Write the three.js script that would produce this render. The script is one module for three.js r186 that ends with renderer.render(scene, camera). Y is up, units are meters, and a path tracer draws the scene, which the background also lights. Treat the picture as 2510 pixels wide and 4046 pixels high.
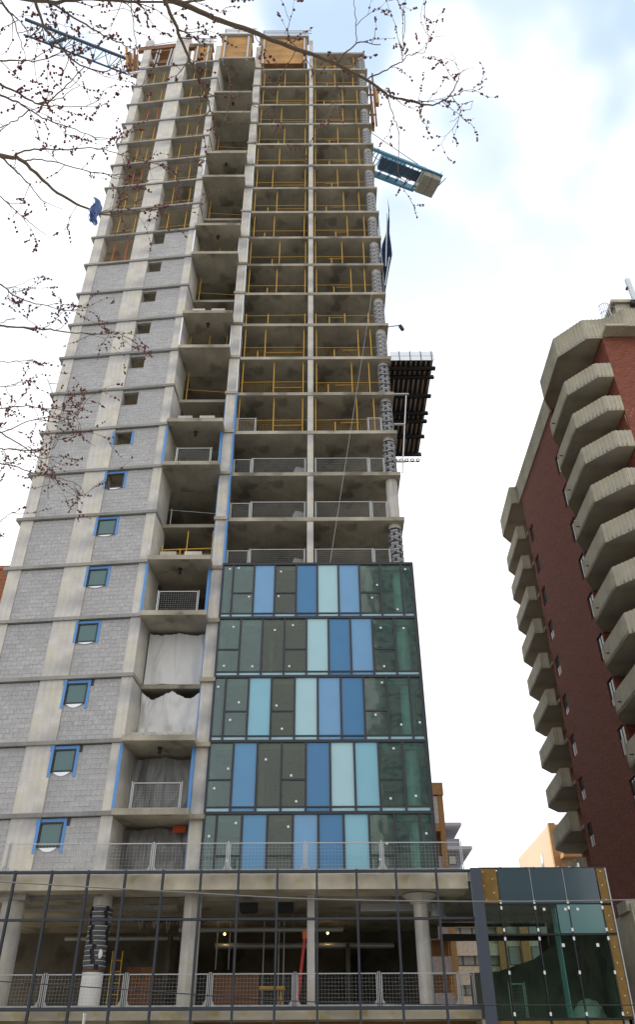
import * as THREE from 'three';
import { mergeGeometries } from 'three/addons/utils/BufferGeometryUtils.js';

// ---------- camera, sky, sun, exposure ----------
const renderer = new THREE.WebGLRenderer({ antialias: true });
renderer.toneMapping = THREE.LinearToneMapping;
renderer.toneMappingExposure = 1.0;
renderer.shadowMap.enabled = true;
const scene = new THREE.Scene();
const camera = new THREE.PerspectiveCamera(65.34, 636 / 1024, 0.1, 600);
camera.position.set(0, 1.6, 0);
camera.rotation.order = 'YXZ';
camera.rotation.set(THREE.MathUtils.degToRad(35.75), 0, THREE.MathUtils.degToRad(-0.26));

function rng(a) { return () => { a |= 0; a = a + 0x6D2B79F5 | 0; let t = Math.imul(a ^ a >>> 15, 1 | a); t = t + Math.imul(t ^ t >>> 7, 61 | t) ^ t; return ((t ^ t >>> 14) >>> 0) / 4294967296; }; }
const hash3 = (x, y, z) => { let h = Math.imul(x, 374761393) ^ Math.imul(y, 668265263) ^ Math.imul(z, 1274126177); h = Math.imul(h ^ h >>> 13, 1274126177); return ((h ^ h >>> 16) >>> 0) / 4294967296; };
const sm = (t) => t * t * (3 - 2 * t), lerp = (a, b, t) => a + (b - a) * t, step = (a, b, x) => sm(Math.min(1, Math.max(0, (x - a) / (b - a))));
function vnoise(x, y, z, per = 0) {
  const w = (i) => per ? ((i % per) + per) % per : i;
  const xi = Math.floor(x), yi = Math.floor(y), zi = Math.floor(z), u = sm(x - xi), v = sm(y - yi), t = sm(z - zi);
  const c = (a, b, d) => hash3(w(xi + a), w(yi + b), zi + d);
  return lerp(lerp(lerp(c(0, 0, 0), c(1, 0, 0), u), lerp(c(0, 1, 0), c(1, 1, 0), u), v), lerp(lerp(c(0, 0, 1), c(1, 0, 1), u), lerp(c(0, 1, 1), c(1, 1, 1), u), v), t);
}
function fbm(x, y, z, oct = 4, per = 0) { let s = 0, a = 0.5, n = 0; for (let i = 0; i < oct; i++) { s += a * vnoise(x, y, z + i * 7, per); n += a; x *= 2; y *= 2; per *= 2; a *= 0.5; } return s / n; }

{ // high thin cloud with pale blue gaps towards the zenith, white towards the horizon
  const W = 1024, H = 512, d = new Float32Array(W * H * 4);
  for (let j = 0; j < H; j++) for (let i = 0; i < W; i++) {
    const el = ((j + 0.5) / H - 0.5) * Math.PI, az = ((i + 0.5) / W - 0.5) * 2 * Math.PI;
    const y = Math.sin(el), x = Math.cos(el) * Math.cos(az), z = Math.cos(el) * Math.sin(az), k = 1 / (Math.max(y, 0) + 0.32);
    const n = 0.65 * fbm(x * k * 2.6 + 8.8, z * k * 2.6 + 26.1, 3, 5) + 0.35 * fbm(x * k * 9 + 2, z * k * 9 + 4, 23, 4);
    const gap = (1 - step(0.41, 0.57, n)) * step(0.6, 0.88, y);
    const thin = 0.16 * step(0.6, 1, y) * (1 - step(0.3, 0.7, fbm(x * k * 6 + 1, z * k * 6, 9, 3)));
    const g = Math.min(1, gap * 0.62 + thin);
    const o = (j * W + i) * 4, L = 1.45;
    d[o] = lerp(L, 0.36, g); d[o + 1] = lerp(L, 0.60, g); d[o + 2] = lerp(L * 1.02, 0.96, g); d[o + 3] = 1;
  }
  const t = new THREE.DataTexture(d, W, H, THREE.RGBAFormat, THREE.FloatType);
  t.mapping = THREE.EquirectangularReflectionMapping; t.magFilter = THREE.LinearFilter; t.minFilter = THREE.LinearFilter; t.needsUpdate = true;
  scene.background = t; scene.environment = t;
}
const sun = new THREE.DirectionalLight(new THREE.Color(1, 0.95, 0.87), 4.4);   // behind thin cloud, left of and behind the tower
sun.position.set(-90, 76, -43); sun.target.position.set(0, 20, -40); sun.castShadow = true; sun.shadow.radius = 12; sun.shadow.mapSize.set(4096, 4096);
Object.assign(sun.shadow.camera, { left: -90, right: 90, top: 90, bottom: -90, near: 1, far: 320 });
scene.add(sun, sun.target);

// ---------- helpers ----------
const R = rng(20240611);
const rr = (a, b) => a + (b - a) * R();
const taken = {};
const numbered = (n) => { const c = taken[n] = (taken[n] ?? -1) + 1; return c ? n + '_' + String(c).padStart(3, '0') : n; };
const origin = new WeakMap(), zero = new THREE.Vector3();
function thing(name, label, category, pos = [0, 0, 0], group, kind) {
  const g = new THREE.Group(); g.name = numbered(name); g.position.set(...pos); scene.add(g); origin.set(g, g.position.clone());
  if (label) g.userData.label = label; if (category) g.userData.category = category; if (group) g.userData.group = group; if (kind) g.userData.kind = kind;
  return g;
}
function uvbox(x0, x1, y0, y1, z0, z1, du = 0, dv = 0) {
  const p = [], n = [], u = [], ix = [];
  const face = (a, b, c, d, N, U) => { const k = p.length / 3; for (const q of [a, b, c, d]) { p.push(...q); n.push(...N); const w = U(q); u.push(w[0] + du, w[1] + dv); } ix.push(k, k + 1, k + 2, k, k + 2, k + 3); };
  face([x0, y0, z1], [x1, y0, z1], [x1, y1, z1], [x0, y1, z1], [0, 0, 1], (q) => [q[0], q[1]]);
  face([x1, y0, z0], [x0, y0, z0], [x0, y1, z0], [x1, y1, z0], [0, 0, -1], (q) => [-q[0], q[1]]);
  face([x1, y0, z1], [x1, y0, z0], [x1, y1, z0], [x1, y1, z1], [1, 0, 0], (q) => [-q[2], q[1]]);
  face([x0, y0, z0], [x0, y0, z1], [x0, y1, z1], [x0, y1, z0], [-1, 0, 0], (q) => [q[2], q[1]]);
  face([x0, y1, z1], [x1, y1, z1], [x1, y1, z0], [x0, y1, z0], [0, 1, 0], (q) => [q[0], -q[2]]);
  face([x0, y0, z0], [x1, y0, z0], [x1, y0, z1], [x0, y0, z1], [0, -1, 0], (q) => [q[0], q[2]]);
  const g = new THREE.BufferGeometry();
  g.setAttribute('position', new THREE.Float32BufferAttribute(p, 3)); g.setAttribute('normal', new THREE.Float32BufferAttribute(n, 3)); g.setAttribute('uv', new THREE.Float32BufferAttribute(u, 2)); g.setIndex(ix);
  return g;
}
const bx = (x0, x1, y0, y1, z0, z1) => uvbox(Math.min(x0, x1), Math.max(x0, x1), Math.min(y0, y1), Math.max(y0, y1), Math.min(z0, z1), Math.max(z0, z1), rr(0, 3), rr(0, 3));
function bar(a, b, w, h = w) {           // box from point a to point b
  const A = new THREE.Vector3(...a), B = new THREE.Vector3(...b), d = B.clone().sub(A), L = d.length(); d.normalize();
  const up = Math.abs(d.y) > 0.95 ? new THREE.Vector3(0, 0, 1) : new THREE.Vector3(0, 1, 0), x = up.clone().cross(d).normalize(), y = d.clone().cross(x);
  const g = bx(-w / 2, w / 2, -h / 2, h / 2, 0, L);
  return g.applyMatrix4(new THREE.Matrix4().makeBasis(x, y, d).setPosition(A));
}
function tube(pts, r, seg = 6) {         // pts: Vector3[], r: number or radius per point
  const P = [], N = [], U = [], I = [], T = new THREE.Vector3(), X = new THREE.Vector3(), Y = new THREE.Vector3(); let l = 0;
  let ref = new THREE.Vector3(0.3, 0.9, 0.2).normalize();
  pts.forEach((p, i) => {
    T.copy(pts[Math.min(i + 1, pts.length - 1)]).sub(pts[Math.max(i - 1, 0)]).normalize();
    X.copy(ref).addScaledVector(T, -ref.dot(T)); if (X.lengthSq() < 1e-4) X.set(1, 0, 0).addScaledVector(T, -T.x); X.normalize(); ref = X.clone(); Y.copy(T).cross(X);
    const q = Array.isArray(r) ? r[i] : r; if (i) l += p.distanceTo(pts[i - 1]);
    for (let k = 0; k <= seg; k++) { const a = k / seg * 2 * Math.PI, c = Math.cos(a), s = Math.sin(a); const nx = X.x * c + Y.x * s, ny = X.y * c + Y.y * s, nz = X.z * c + Y.z * s; P.push(p.x + nx * q, p.y + ny * q, p.z + nz * q); N.push(nx, ny, nz); U.push(k / seg, l); }
  });
  for (let i = 0; i + 1 < pts.length; i++) for (let k = 0; k < seg; k++) { const a = i * (seg + 1) + k, b = a + seg + 1; I.push(a, a + 1, b, a + 1, b + 1, b); }
  const g = new THREE.BufferGeometry(); g.setAttribute('position', new THREE.Float32BufferAttribute(P, 3)); g.setAttribute('normal', new THREE.Float32BufferAttribute(N, 3)); g.setAttribute('uv', new THREE.Float32BufferAttribute(U, 2)); g.setIndex(I); return g;
}
const V = (x, y, z) => new THREE.Vector3(x, y, z);
const rod = (a, b, r, seg = 6) => tube([V(...a), V(...b)], r, seg);
function cyl(x, z, r, y0, y1, seg = 24, r1 = r) { const g = new THREE.CylinderGeometry(r1, r, y1 - y0, seg); const u = g.attributes.uv; for (let i = 0; i < u.count; i++) u.setXY(i, u.getX(i) * 2 * Math.PI * r, u.getY(i) * (y1 - y0)); return g.translate(x, (y0 + y1) / 2, z); }
function plan(outline, y0, y1, holes) {   // prism over an outline of [x, z]
  const s = new THREE.Shape(outline.map(([x, z]) => new THREE.Vector2(x, -z)));
  return new THREE.ExtrudeGeometry(s, { depth: y1 - y0, bevelEnabled: false }).rotateX(-Math.PI / 2).translate(0, y0, 0);
}
function mesh(name, geos, mat, parent = scene) {
  const list = (Array.isArray(geos) ? geos : [geos]).map((g) => { const a = {}; for (const k of ['position', 'normal', 'uv', 'color']) if (g.attributes[k]) a[k] = 1; return g; });
  const anyNon = list.some((g) => !g.index);
  let g = list.length === 1 ? list[0] : mergeGeometries(list.map((q) => anyNon && q.index ? q.toNonIndexed() : q));
  const o = origin.get(parent) ?? zero; if (o.lengthSq()) { g = g === list[0] && list.length === 1 ? g.clone() : g; g.translate(-o.x, -o.y, -o.z); }
  const m = new THREE.Mesh(g, mat); m.name = parent === scene ? numbered(name) : name; m.castShadow = m.receiveShadow = true; parent.add(m); origin.set(m, o); return m;
}
function piece(name, geo, mat, parent, pos, rotY = 0, scale) {  // one of many alike pieces, geometry shared
  const m = new THREE.Mesh(geo, mat), o = origin.get(parent) ?? zero; m.name = name; m.position.set(pos[0] - o.x, pos[1] - o.y, pos[2] - o.z); m.rotation.y = rotY; if (scale) m.scale.set(...scale);
  m.castShadow = m.receiveShadow = true; parent.add(m); return m;
}
function tag(o, label, category, group, kind) { if (label) o.userData.label = label; if (category) o.userData.category = category; if (group) o.userData.group = group; if (kind) o.userData.kind = kind; return o; }
function colored(g, c) { const n = g.attributes.position.count, a = new Float32Array(n * 3); for (let i = 0; i < n; i++) { a[3 * i] = c[0]; a[3 * i + 1] = c[1]; a[3 * i + 2] = c[2]; } g.setAttribute('color', new THREE.BufferAttribute(a, 3)); return g; }
const ordinal = (n) => ['zeroth', 'first', 'second', 'third', 'fourth', 'fifth', 'sixth', 'seventh', 'eighth', 'ninth', 'tenth', 'eleventh', 'twelfth', 'thirteenth', 'fourteenth', 'fifteenth', 'sixteenth', 'seventeenth', 'eighteenth', 'nineteenth'][n];

// ---------- textures and materials ----------
function tex(size, metres, fn, srgb = true) {   // fn(u, v) in 0..1 tileable -> [r, g, b] sRGB 0..1
  const d = new Uint8Array(size * size * 4);
  for (let j = 0; j < size; j++) for (let i = 0; i < size; i++) { const c = fn(i / size, j / size), o = (j * size + i) * 4; for (let k = 0; k < 3; k++) d[o + k] = Math.max(0, Math.min(255, c[k] * 255)); d[o + 3] = 255; }
  const t = new THREE.DataTexture(d, size, size); t.wrapS = t.wrapT = THREE.RepeatWrapping; t.magFilter = THREE.LinearFilter; t.minFilter = THREE.LinearMipmapLinearFilter; t.generateMipmaps = true;
  if (srgb) t.colorSpace = THREE.SRGBColorSpace; t.repeat.set(1 / metres, 1 / metres); t.needsUpdate = true; return t;
}
const grey = (v) => [v, v, v];
const tConcrete = tex(512, 3.1, (u, v) => {
  const a = fbm(u * 4, v * 4, 1, 5, 4), b = fbm(u * 40, v * 3, 2, 2, 1) * 0, s = fbm(u * 24, v * 2 + 0.0, 5, 3, 2), f = vnoise(u * 256, v * 256, 3, 256);
  const pore = vnoise(u * 90, v * 90, 8, 90) > 0.93 ? -0.09 : 0;
  const t = 0.86 + (a - 0.5) * 0.30 + (s - 0.5) * 0.09 + (f - 0.5) * 0.07 + pore + b, w = (fbm(u * 3, v * 3, 20, 3, 3) - 0.5) * 0.10;
  return [t + w * 0.6, t + w * 0.3, t - w];
});
const tCeiling = tex(512, 5.3, (u, v) => {
  const a = fbm(u * 4, v * 4, 31, 6, 4), st = step(0.55, 0.75, fbm(u * 6, v * 6, 37, 4, 6)), f = vnoise(u * 200, v * 200, 3, 200), board = Math.abs(((u * 4.35) % 1) - 0.5) > 0.492 ? -0.08 : 0;
  const t = 0.82 + (a - 0.5) * 0.42 - st * 0.16 + (f - 0.5) * 0.08 + board; return [t, t * 0.985, t * 0.95];
});
const tGrain = tex(256, 0.9, (u, v) => grey(0.88 + (fbm(u * 8, v * 8, 41, 4, 8) - 0.5) * 0.2 + (vnoise(u * 128, v * 128, 44, 128) - 0.5) * 0.14));
const tStain = tex(512, 4.7, (u, v) => {
  const a = fbm(u * 6, v * 6, 51, 5, 6), run = step(0.5, 0.8, fbm(u * 30, v * 2, 57, 3, 2)), moss = step(0.55, 0.75, fbm(u * 9, v * 9, 53, 4, 9));
  const t = 0.86 + (a - 0.5) * 0.35 - run * 0.16; return [t - moss * 0.05, t - moss * 0.07, t - moss * 0.22];
});
const tPly = tex(512, 2.44, (u, v) => {
  const w = fbm(u * 2, v * 2, 61, 3, 2), g = Math.sin((v * 46 + w * 9 + fbm(u * 3, v * 10, 64, 2, 1) * 0) * 2) * 0.5, f = vnoise(u * 8, v * 220, 66, 8), p = (fbm(u * 4, v * 4, 68, 3, 4) - 0.5) * 0.25;
  const t = 0.86 + g * 0.05 + (f - 0.5) * 0.1 + p; return [t, t * 0.98, t * 0.93];
});
const brickAt = (u, v) => { const rows = 32, y = v * rows, j = Math.floor(y), x = u * 11 + (j % 2 ? 0.5 : 0), i = Math.floor(x), fx = x - i, fy = y - j; const m = fx < 0.045 || fy < 0.13; return { m, t: hash3(i % 11, j, 77), t2: hash3(i % 11, j, 78) }; };
const tBrick = tex(1024, 2.4, (u, v) => { const b = brickAt(u, v), n = vnoise(u * 256, v * 256, 4, 256) - 0.5; if (b.m) return [0.78 + n * 0.1, 0.82 + n * 0.1, 0.86 + n * 0.1]; const k = 0.78 + b.t * 0.22 + n * 0.1; return [k, k * (0.94 + b.t2 * 0.08), k * (0.92 + b.t2 * 0.1)]; });
const tBrickH = tex(1024, 2.4, (u, v) => grey(brickAt(u, v).m ? 0.1 : 0.8), false);
const tWave = tex(256, 2.3, (u, v) => grey(fbm(u * 3, v * 3, 101, 3, 3)), false);
const M = (c, o = {}) => { const m = new THREE.MeshStandardMaterial({ roughness: 0.85, metalness: 0, ...o }); if (Array.isArray(c)) m.color.setRGB(...c); else m.color.set(c); return m; };
const MP = (c, o = {}) => { const m = new THREE.MeshPhysicalMaterial({ roughness: 0.85, metalness: 0, ...o }); if (Array.isArray(c)) m.color.setRGB(...c); else m.color.set(c); return m; };
const mat = {
  concrete: M([0.50, 0.485, 0.445], { map: tConcrete, roughness: 0.92, bumpMap: tGrain, bumpScale: 0.004 }),
  pillar: M([0.68, 0.65, 0.58], { map: tConcrete, roughness: 0.92, bumpMap: tGrain, bumpScale: 0.003 }),
  slab: M([0.53, 0.50, 0.43], { map: tCeiling, roughness: 0.93 }),
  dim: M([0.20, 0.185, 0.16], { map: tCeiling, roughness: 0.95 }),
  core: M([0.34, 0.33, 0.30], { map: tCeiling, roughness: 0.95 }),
  edge: M([0.64, 0.58, 0.45], { map: tStain, roughness: 0.92 }),
  band: M([0.36, 0.355, 0.33], { map: tConcrete, roughness: 0.92 }),
  mortar: M([0.45, 0.45, 0.44], { map: tGrain, roughness: 0.95 }),
  blockV: M([1, 1, 1], { vertexColors: true, map: tGrain, roughness: 0.95 }),
  steelDark: M([0.030, 0.036, 0.048], { roughness: 0.7 }),
  frameDark: M([0.030, 0.034, 0.042], { roughness: 0.65 }),
  galv: M([0.44, 0.46, 0.46], { roughness: 0.5, metalness: 0.35 }),
  galvPale: M([0.50, 0.52, 0.52], { roughness: 0.6, map: tGrain }),
  yellow: M([0.60, 0.34, 0.03], { roughness: 0.55 }),
  orangeSteel: M([0.55, 0.13, 0.03], { roughness: 0.55 }),
  membrane: M([0.07, 0.25, 0.58], { roughness: 0.42 }),
  foil: M([0.72, 0.76, 0.80], { roughness: 0.3, metalness: 0.25 }),
  white: M([0.78, 0.78, 0.76], { roughness: 0.6 }),
  ply: M([0.56, 0.31, 0.10], { map: tPly, roughness: 0.7 }),
  plyDark: M([0.30, 0.15, 0.065], { map: tPly, roughness: 0.8 }),
  plyBrown: M([0.25, 0.115, 0.05], { map: tPly, roughness: 0.75 }),
  lumber: M([0.60, 0.46, 0.30], { map: tPly, roughness: 0.8 }),
  sheathing: M([0.27, 0.16, 0.035], { map: tGrain, roughness: 0.85 }),
  pad: M([0.055, 0.056, 0.06], { map: tGrain, roughness: 0.6 }),
  padGrey: M([0.22, 0.225, 0.235], { map: tGrain, roughness: 0.55 }),
  padEdge: M([0.45, 0.46, 0.48], { roughness: 0.6 }),
  brickShade: M([0.28, 0.088, 0.054], { map: tBrick, bumpMap: tBrickH, bumpScale: 0.006, roughness: 0.9 }),
  precast: M([0.55, 0.51, 0.39], { map: tConcrete, roughness: 0.9 }),
  glass: MP([0.58, 0.80, 0.77], { transmission: 0.95, thickness: 0, roughness: 0.03, ior: 1.55, bumpMap: tWave, bumpScale: 0.009 }),
  glassGreen: MP([0.72, 0.86, 0.80], { transmission: 1, thickness: 0, roughness: 0.02, ior: 1.42 }),
  glassDark: MP([0.025, 0.05, 0.055], { roughness: 0.08, ior: 1.45 }),
  crane: M([0.05, 0.20, 0.30], { roughness: 0.5 }),
  craneDark: M([0.03, 0.07, 0.12], { roughness: 0.6 }),
  black: M([0.02, 0.02, 0.022], { roughness: 0.7 }),
  duct: M([0.48, 0.49, 0.50], { roughness: 0.4, metalness: 0.5 }),
  sheet: MP([0.80, 0.80, 0.79], { roughness: 0.6, transmission: 0.2, thickness: 0, side: THREE.DoubleSide }),
  film: MP([0.55, 0.56, 0.55], { roughness: 0.3, transmission: 0.72, thickness: 0, side: THREE.DoubleSide }),
  bark: M([0.25, 0.185, 0.13], { roughness: 0.9, map: tGrain }),
  bud: M([0.14, 0.045, 0.04], { roughness: 0.8 }),
};
const spandrel = (c) => MP(c, { roughness: 0.2, clearcoat: 0.35, clearcoatRoughness: 0.05, map: tGrainFine });
const tGrainFine = tex(256, 1.9, (u, v) => grey(0.96 + (fbm(u * 3, v * 3, 91, 4, 3) - 0.5) * 0.035));
const panelMat = { S: spandrel([0.014, 0.17, 0.38]), P: spandrel([0.13, 0.33, 0.57]), Q: spandrel([0.06, 0.25, 0.47]), C: spandrel([0.36, 0.60, 0.66]), L: spandrel([0.20, 0.48, 0.60]), G: mat.glass, O: MP([0.62, 0.72, 0.60], { transmission: 0.98, thickness: 0, roughness: 0.03, ior: 1.5, bumpMap: tWave, bumpScale: 0.009 }) };

// ---------- ground ----------
tag(mesh('ground', bx(-300, 300, -0.5, 0, -300, 200), M([0.30, 0.29, 0.275], { map: tStain, roughness: 0.95 })), 'grey street surface in front of the tower', 'ground', null, 'structure');

// ---------- the tower ----------
const F = (k) => 7.18 + 2.75 * k, TOP = 22;
const tower = thing('concrete_tower', 'unfinished concrete high-rise, block walls left, open floors above five storeys of blue glazing', 'tower', [-5, 0, -39]);
// left wing: its face turns a few degrees away, s runs along the face from its left corner, d towards the viewer
const TURN = -Math.atan2(0.65, 6.5), LWM = new THREE.Matrix4().makeRotationY(TURN).setPosition(-14.15, 0, -31.1);
const lw = (s0, s1, y0, y1, d0, d1) => bx(s0, s1, y0, y1, d0, d1).applyMatrix4(LWM);
const lwp = (s, y, d) => V(s, y, d).applyMatrix4(LWM).toArray();
const SW = 6.57;                                   // length of the left wing's face
for (let k = 0; k <= TOP; k++) {
  const g = [];
  g.push(lw(0, SW + 0.02, F(k) - 0.2, F(k), -27, -0.3)); mesh('slab_edge', [lw(-0.22, SW + 0.05, F(k) - 0.17, F(k) - 0.012, -0.85, 0.09)], mat.band, tower);
  g.push(bx(-7.9, -4.6, F(k) - 0.194, F(k) - 0.004, -60, k % 3 === 0 ? -31.62 : -31.9));
  g.push(bx(-4.62, 4.15, F(k) - 0.203, F(k) + 0.003, -61, k && k < 5 ? -31.22 : -31.1));
  g.push(bx(-4.93, -4.28, F(k) - 0.19, F(k) - 0.02, -31.9, k < 5 ? -30.86 : -30.95));
  mesh('floor_slab', g, mat.slab, tower);
}
mesh('slab_closure', [bx(4.151, 4.235, F(5) - 0.2, F(5) - 0.01, -60, -31.1)], mat.slab, tower);
mesh('floor_slab', [bx(-0.42, 4.02, F(23) - 0.25, F(23) - 0.03, -61, -31.1)], mat.slab, tower);
// projecting balcony slabs in the recess, two floors out of three
for (let k = 1; k <= TOP; k++) if (k % 3) {
  const z = k % 3 === 1 ? -30.18 : -30.1, b = mesh('balcony_slab', [bx(-7.62, -4.78, F(k) - 0.215, F(k) + 0.012, -32.4, z)], mat.slab, tower);
  if (k % 3 === 2) mesh('drain_pipe', [cyl(-6.25, -30.9, 0.07, F(k) - 0.48, F(k) - 0.2, 10), cyl(-6.25, -30.9, 0.1, F(k) - 0.26, F(k) - 0.21, 10)], mat.black, b);
}
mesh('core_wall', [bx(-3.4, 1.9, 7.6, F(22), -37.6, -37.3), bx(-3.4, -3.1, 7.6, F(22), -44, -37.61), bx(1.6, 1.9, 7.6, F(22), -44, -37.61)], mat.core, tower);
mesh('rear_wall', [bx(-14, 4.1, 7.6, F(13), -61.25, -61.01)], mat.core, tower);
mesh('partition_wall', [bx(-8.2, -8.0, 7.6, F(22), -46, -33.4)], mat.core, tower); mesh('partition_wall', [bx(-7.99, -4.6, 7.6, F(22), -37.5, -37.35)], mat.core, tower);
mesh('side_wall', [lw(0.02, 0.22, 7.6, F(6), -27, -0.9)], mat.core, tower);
// pillars
const pil = (s0, s1, y1, d = 0.0, th = 0.7) => mesh('pillar', [lw(s0, s1, 7.4, y1, d - th, d)], mat.pillar, tower);
pil(0.02, 0.62, 72.6); pil(2.66, 3.82, 72.6, 0.012); pil(6.12, SW, 70.2, 0.012, 1.75);
for (const [s, y] of [[0.1, 72.6], [0.3, 72.6], [0.5, 72.6], [2.8, 72.6], [3.1, 72.6], [3.4, 72.6], [3.7, 72.6]]) mesh('rebar', [rod(lwp(s, y - 0.05, -0.15), lwp(s + 0.03, y + rr(0.8, 1.3), -0.15), 0.02, 5), rod(lwp(s, y - 0.05, -0.5), lwp(s - 0.03, y + rr(0.7, 1.2), -0.5), 0.02, 5)], mat.plyDark, tower);
mesh('pillar', [bx(-4.86, -4.36, 7.4, 71.2, -32.1, -31.03)], mat.pillar, tower);
mesh('column', [bx(-0.50, -0.20, 7.6, 72.6, -31.5, -31.14)], mat.pillar, tower);
mesh('column', [cyl(3.72, -31.66, 0.29, 7.6, F(23) - 0.26)], mat.pillar, tower);
for (const [x, z] of [[-0.35, -37], [3.7, -36.5], [3.7, -41.5], [3.7, -47], [3.7, -53], [3.7, -60], [-4.3, -60], [-9.5, -57]]) mesh('column', [cyl(x, z, 0.28, 7.6, F(22), 14)], mat.pillar, tower);
// corner column wraps: staggered strapped pads from the first open storey up
const padGeo = (r0, a0, a1, h, ln = 5) => {       // curved pad, base at y 0
  const g = new THREE.CylinderGeometry(r0 + 0.035, r0 + 0.035, h, ln, 1, true, a0, a1 - a0), e = new THREE.CylinderGeometry(r0 + 0.035, r0, 0.012, ln, 1, true, a0, a1 - a0), f = new THREE.CylinderGeometry(r0, r0 + 0.035, 0.012, ln, 1, true, a0, a1 - a0);
  return mergeGeometries([g.translate(0, h / 2, 0), f.translate(0, h + 0.006, 0), e.translate(0, -0.006, 0)]);
};
const padAng = 1.22, padG = padGeo(0.295, 0, padAng, 0.165), lipG = padGeo(0.302, 0.02, padAng - 0.02, 0.03);
const looseStuff = [], looseLip = [];
for (let k = 5; k <= TOP; k++) {
  if (k === 6) continue;
  const wrap = k < 10 ? mesh('column_wrap', [cyl(3.72, -31.66, 0.300, F(k) + 0.05, F(k + 1) - 0.42)], mat.black, tower) : null;
  for (let j = 0; j < 12; j++) for (let q = 0; q < 4; q++) {
    const y = F(k) + 0.07 + j * 0.178, rot = q * Math.PI / 2 + (j % 2) * 0.75 + k * 0.3;
    const facing = Math.cos(rot + padAng / 2); if (facing < -0.35) continue;
    if (wrap) { piece('pad', padG, j % 4 ? mat.padGrey : mat.pad, wrap, [3.72, y, -31.66], rot); piece('pad_lip', lipG, mat.padEdge, wrap, [3.72, y + 0.13, -31.66], rot); }
    else { looseStuff.push(padG.clone().rotateY(rot).translate(3.72, y, -31.66)); looseLip.push(lipG.clone().rotateY(rot).translate(3.72, y + 0.13, -31.66)); }
  }
}
tag(mesh('column_wrap_pads', looseStuff, mat.padGrey, tower), null, null, null, 'stuff');
tag(mesh('column_wrap_lips', looseLip, mat.padEdge, tower), null, null, null, 'stuff');

// block walls of the left wing; window opening in the upper left of the right-hand wall
const blockG = uvbox(0, 1, 0, 0.19, -0.15, 0), tones = [0.51, 0.525, 0.54, 0.55, 0.57];
const blockMats = tones.map((t) => M([t, t * 0.995, t * 1.005], { map: tGrain, roughness: 0.95 }));
const manyBlocks = [];
const WIN = { s0: 3.83, s1: 4.72, top: 2.42, bot: 1.52 };
function blockWall(k, s0, s1, hole, topCut = 2.55) {
  const y0 = F(k), y1 = y0 + topCut, dd = -0.045;
  const back = hole ? [lw(s0, hole.s0, y0, y1, -0.22, dd - 0.008), lw(hole.s1, s1, y0, y1, -0.22, dd - 0.008), lw(hole.s0, hole.s1, y0, y0 + hole.bot, -0.22, dd - 0.008), ...(hole.top < topCut ? [lw(hole.s0, hole.s1, y0 + hole.top, y1, -0.22, dd - 0.008)] : [])] : [lw(s0, s1, y0, y1, -0.22, dd - 0.008)];
  const wall = mesh('block_wall', back, mat.mortar, tower);
  for (let j = 0; j < 13; j++) {
    const yb = y0 + 0.008 + j * 0.2, h = Math.min(0.19, y1 - 0.004 - yb); if (h < 0.04) continue;
    let s = s0 - (j % 2 ? 0.2 : 0) - 0.03;
    while (s < s1) {
      let spans = [[Math.max(s, s0 + 0.003), Math.min(s + 0.39, s1 - 0.003)]];
      if (hole && yb + h > y0 + hole.bot && yb < y0 + hole.top) spans = [[spans[0][0], Math.min(spans[0][1], hole.s0 - 0.003)], [Math.max(spans[0][0], hole.s1 + 0.003), spans[0][1]]];
      for (const [a, b] of spans) if (b - a > 0.03) {
        const t = Math.floor(R() * 5), out = rr(-0.004, 0.004);
        if (k < 2) piece('block', blockG, blockMats[t], wall, lwp(a, yb, dd + out), TURN, [b - a, h / 0.19, 1]);
        else manyBlocks.push(colored(uvbox(0, 1, 0, 0.19, -0.15, 0, rr(0, 1), rr(0, 1)).scale(b - a, h / 0.19, 1).translate(a, yb, dd + out).applyMatrix4(LWM), [tones[t], tones[t] * 0.995, tones[t]]));
      }
      s += 0.4;
    }
  }
}
for (let k = 0; k <= 13; k++) { if (k < 13) blockWall(k, 0.62, 2.66, null); blockWall(k, 3.82, 6.12, k === 13 ? { ...WIN, top: 2.56, s1: 4.6 } : WIN); }
tag(mesh('blocks', manyBlocks, mat.blockV, tower), null, null, null, 'stuff');
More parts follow.
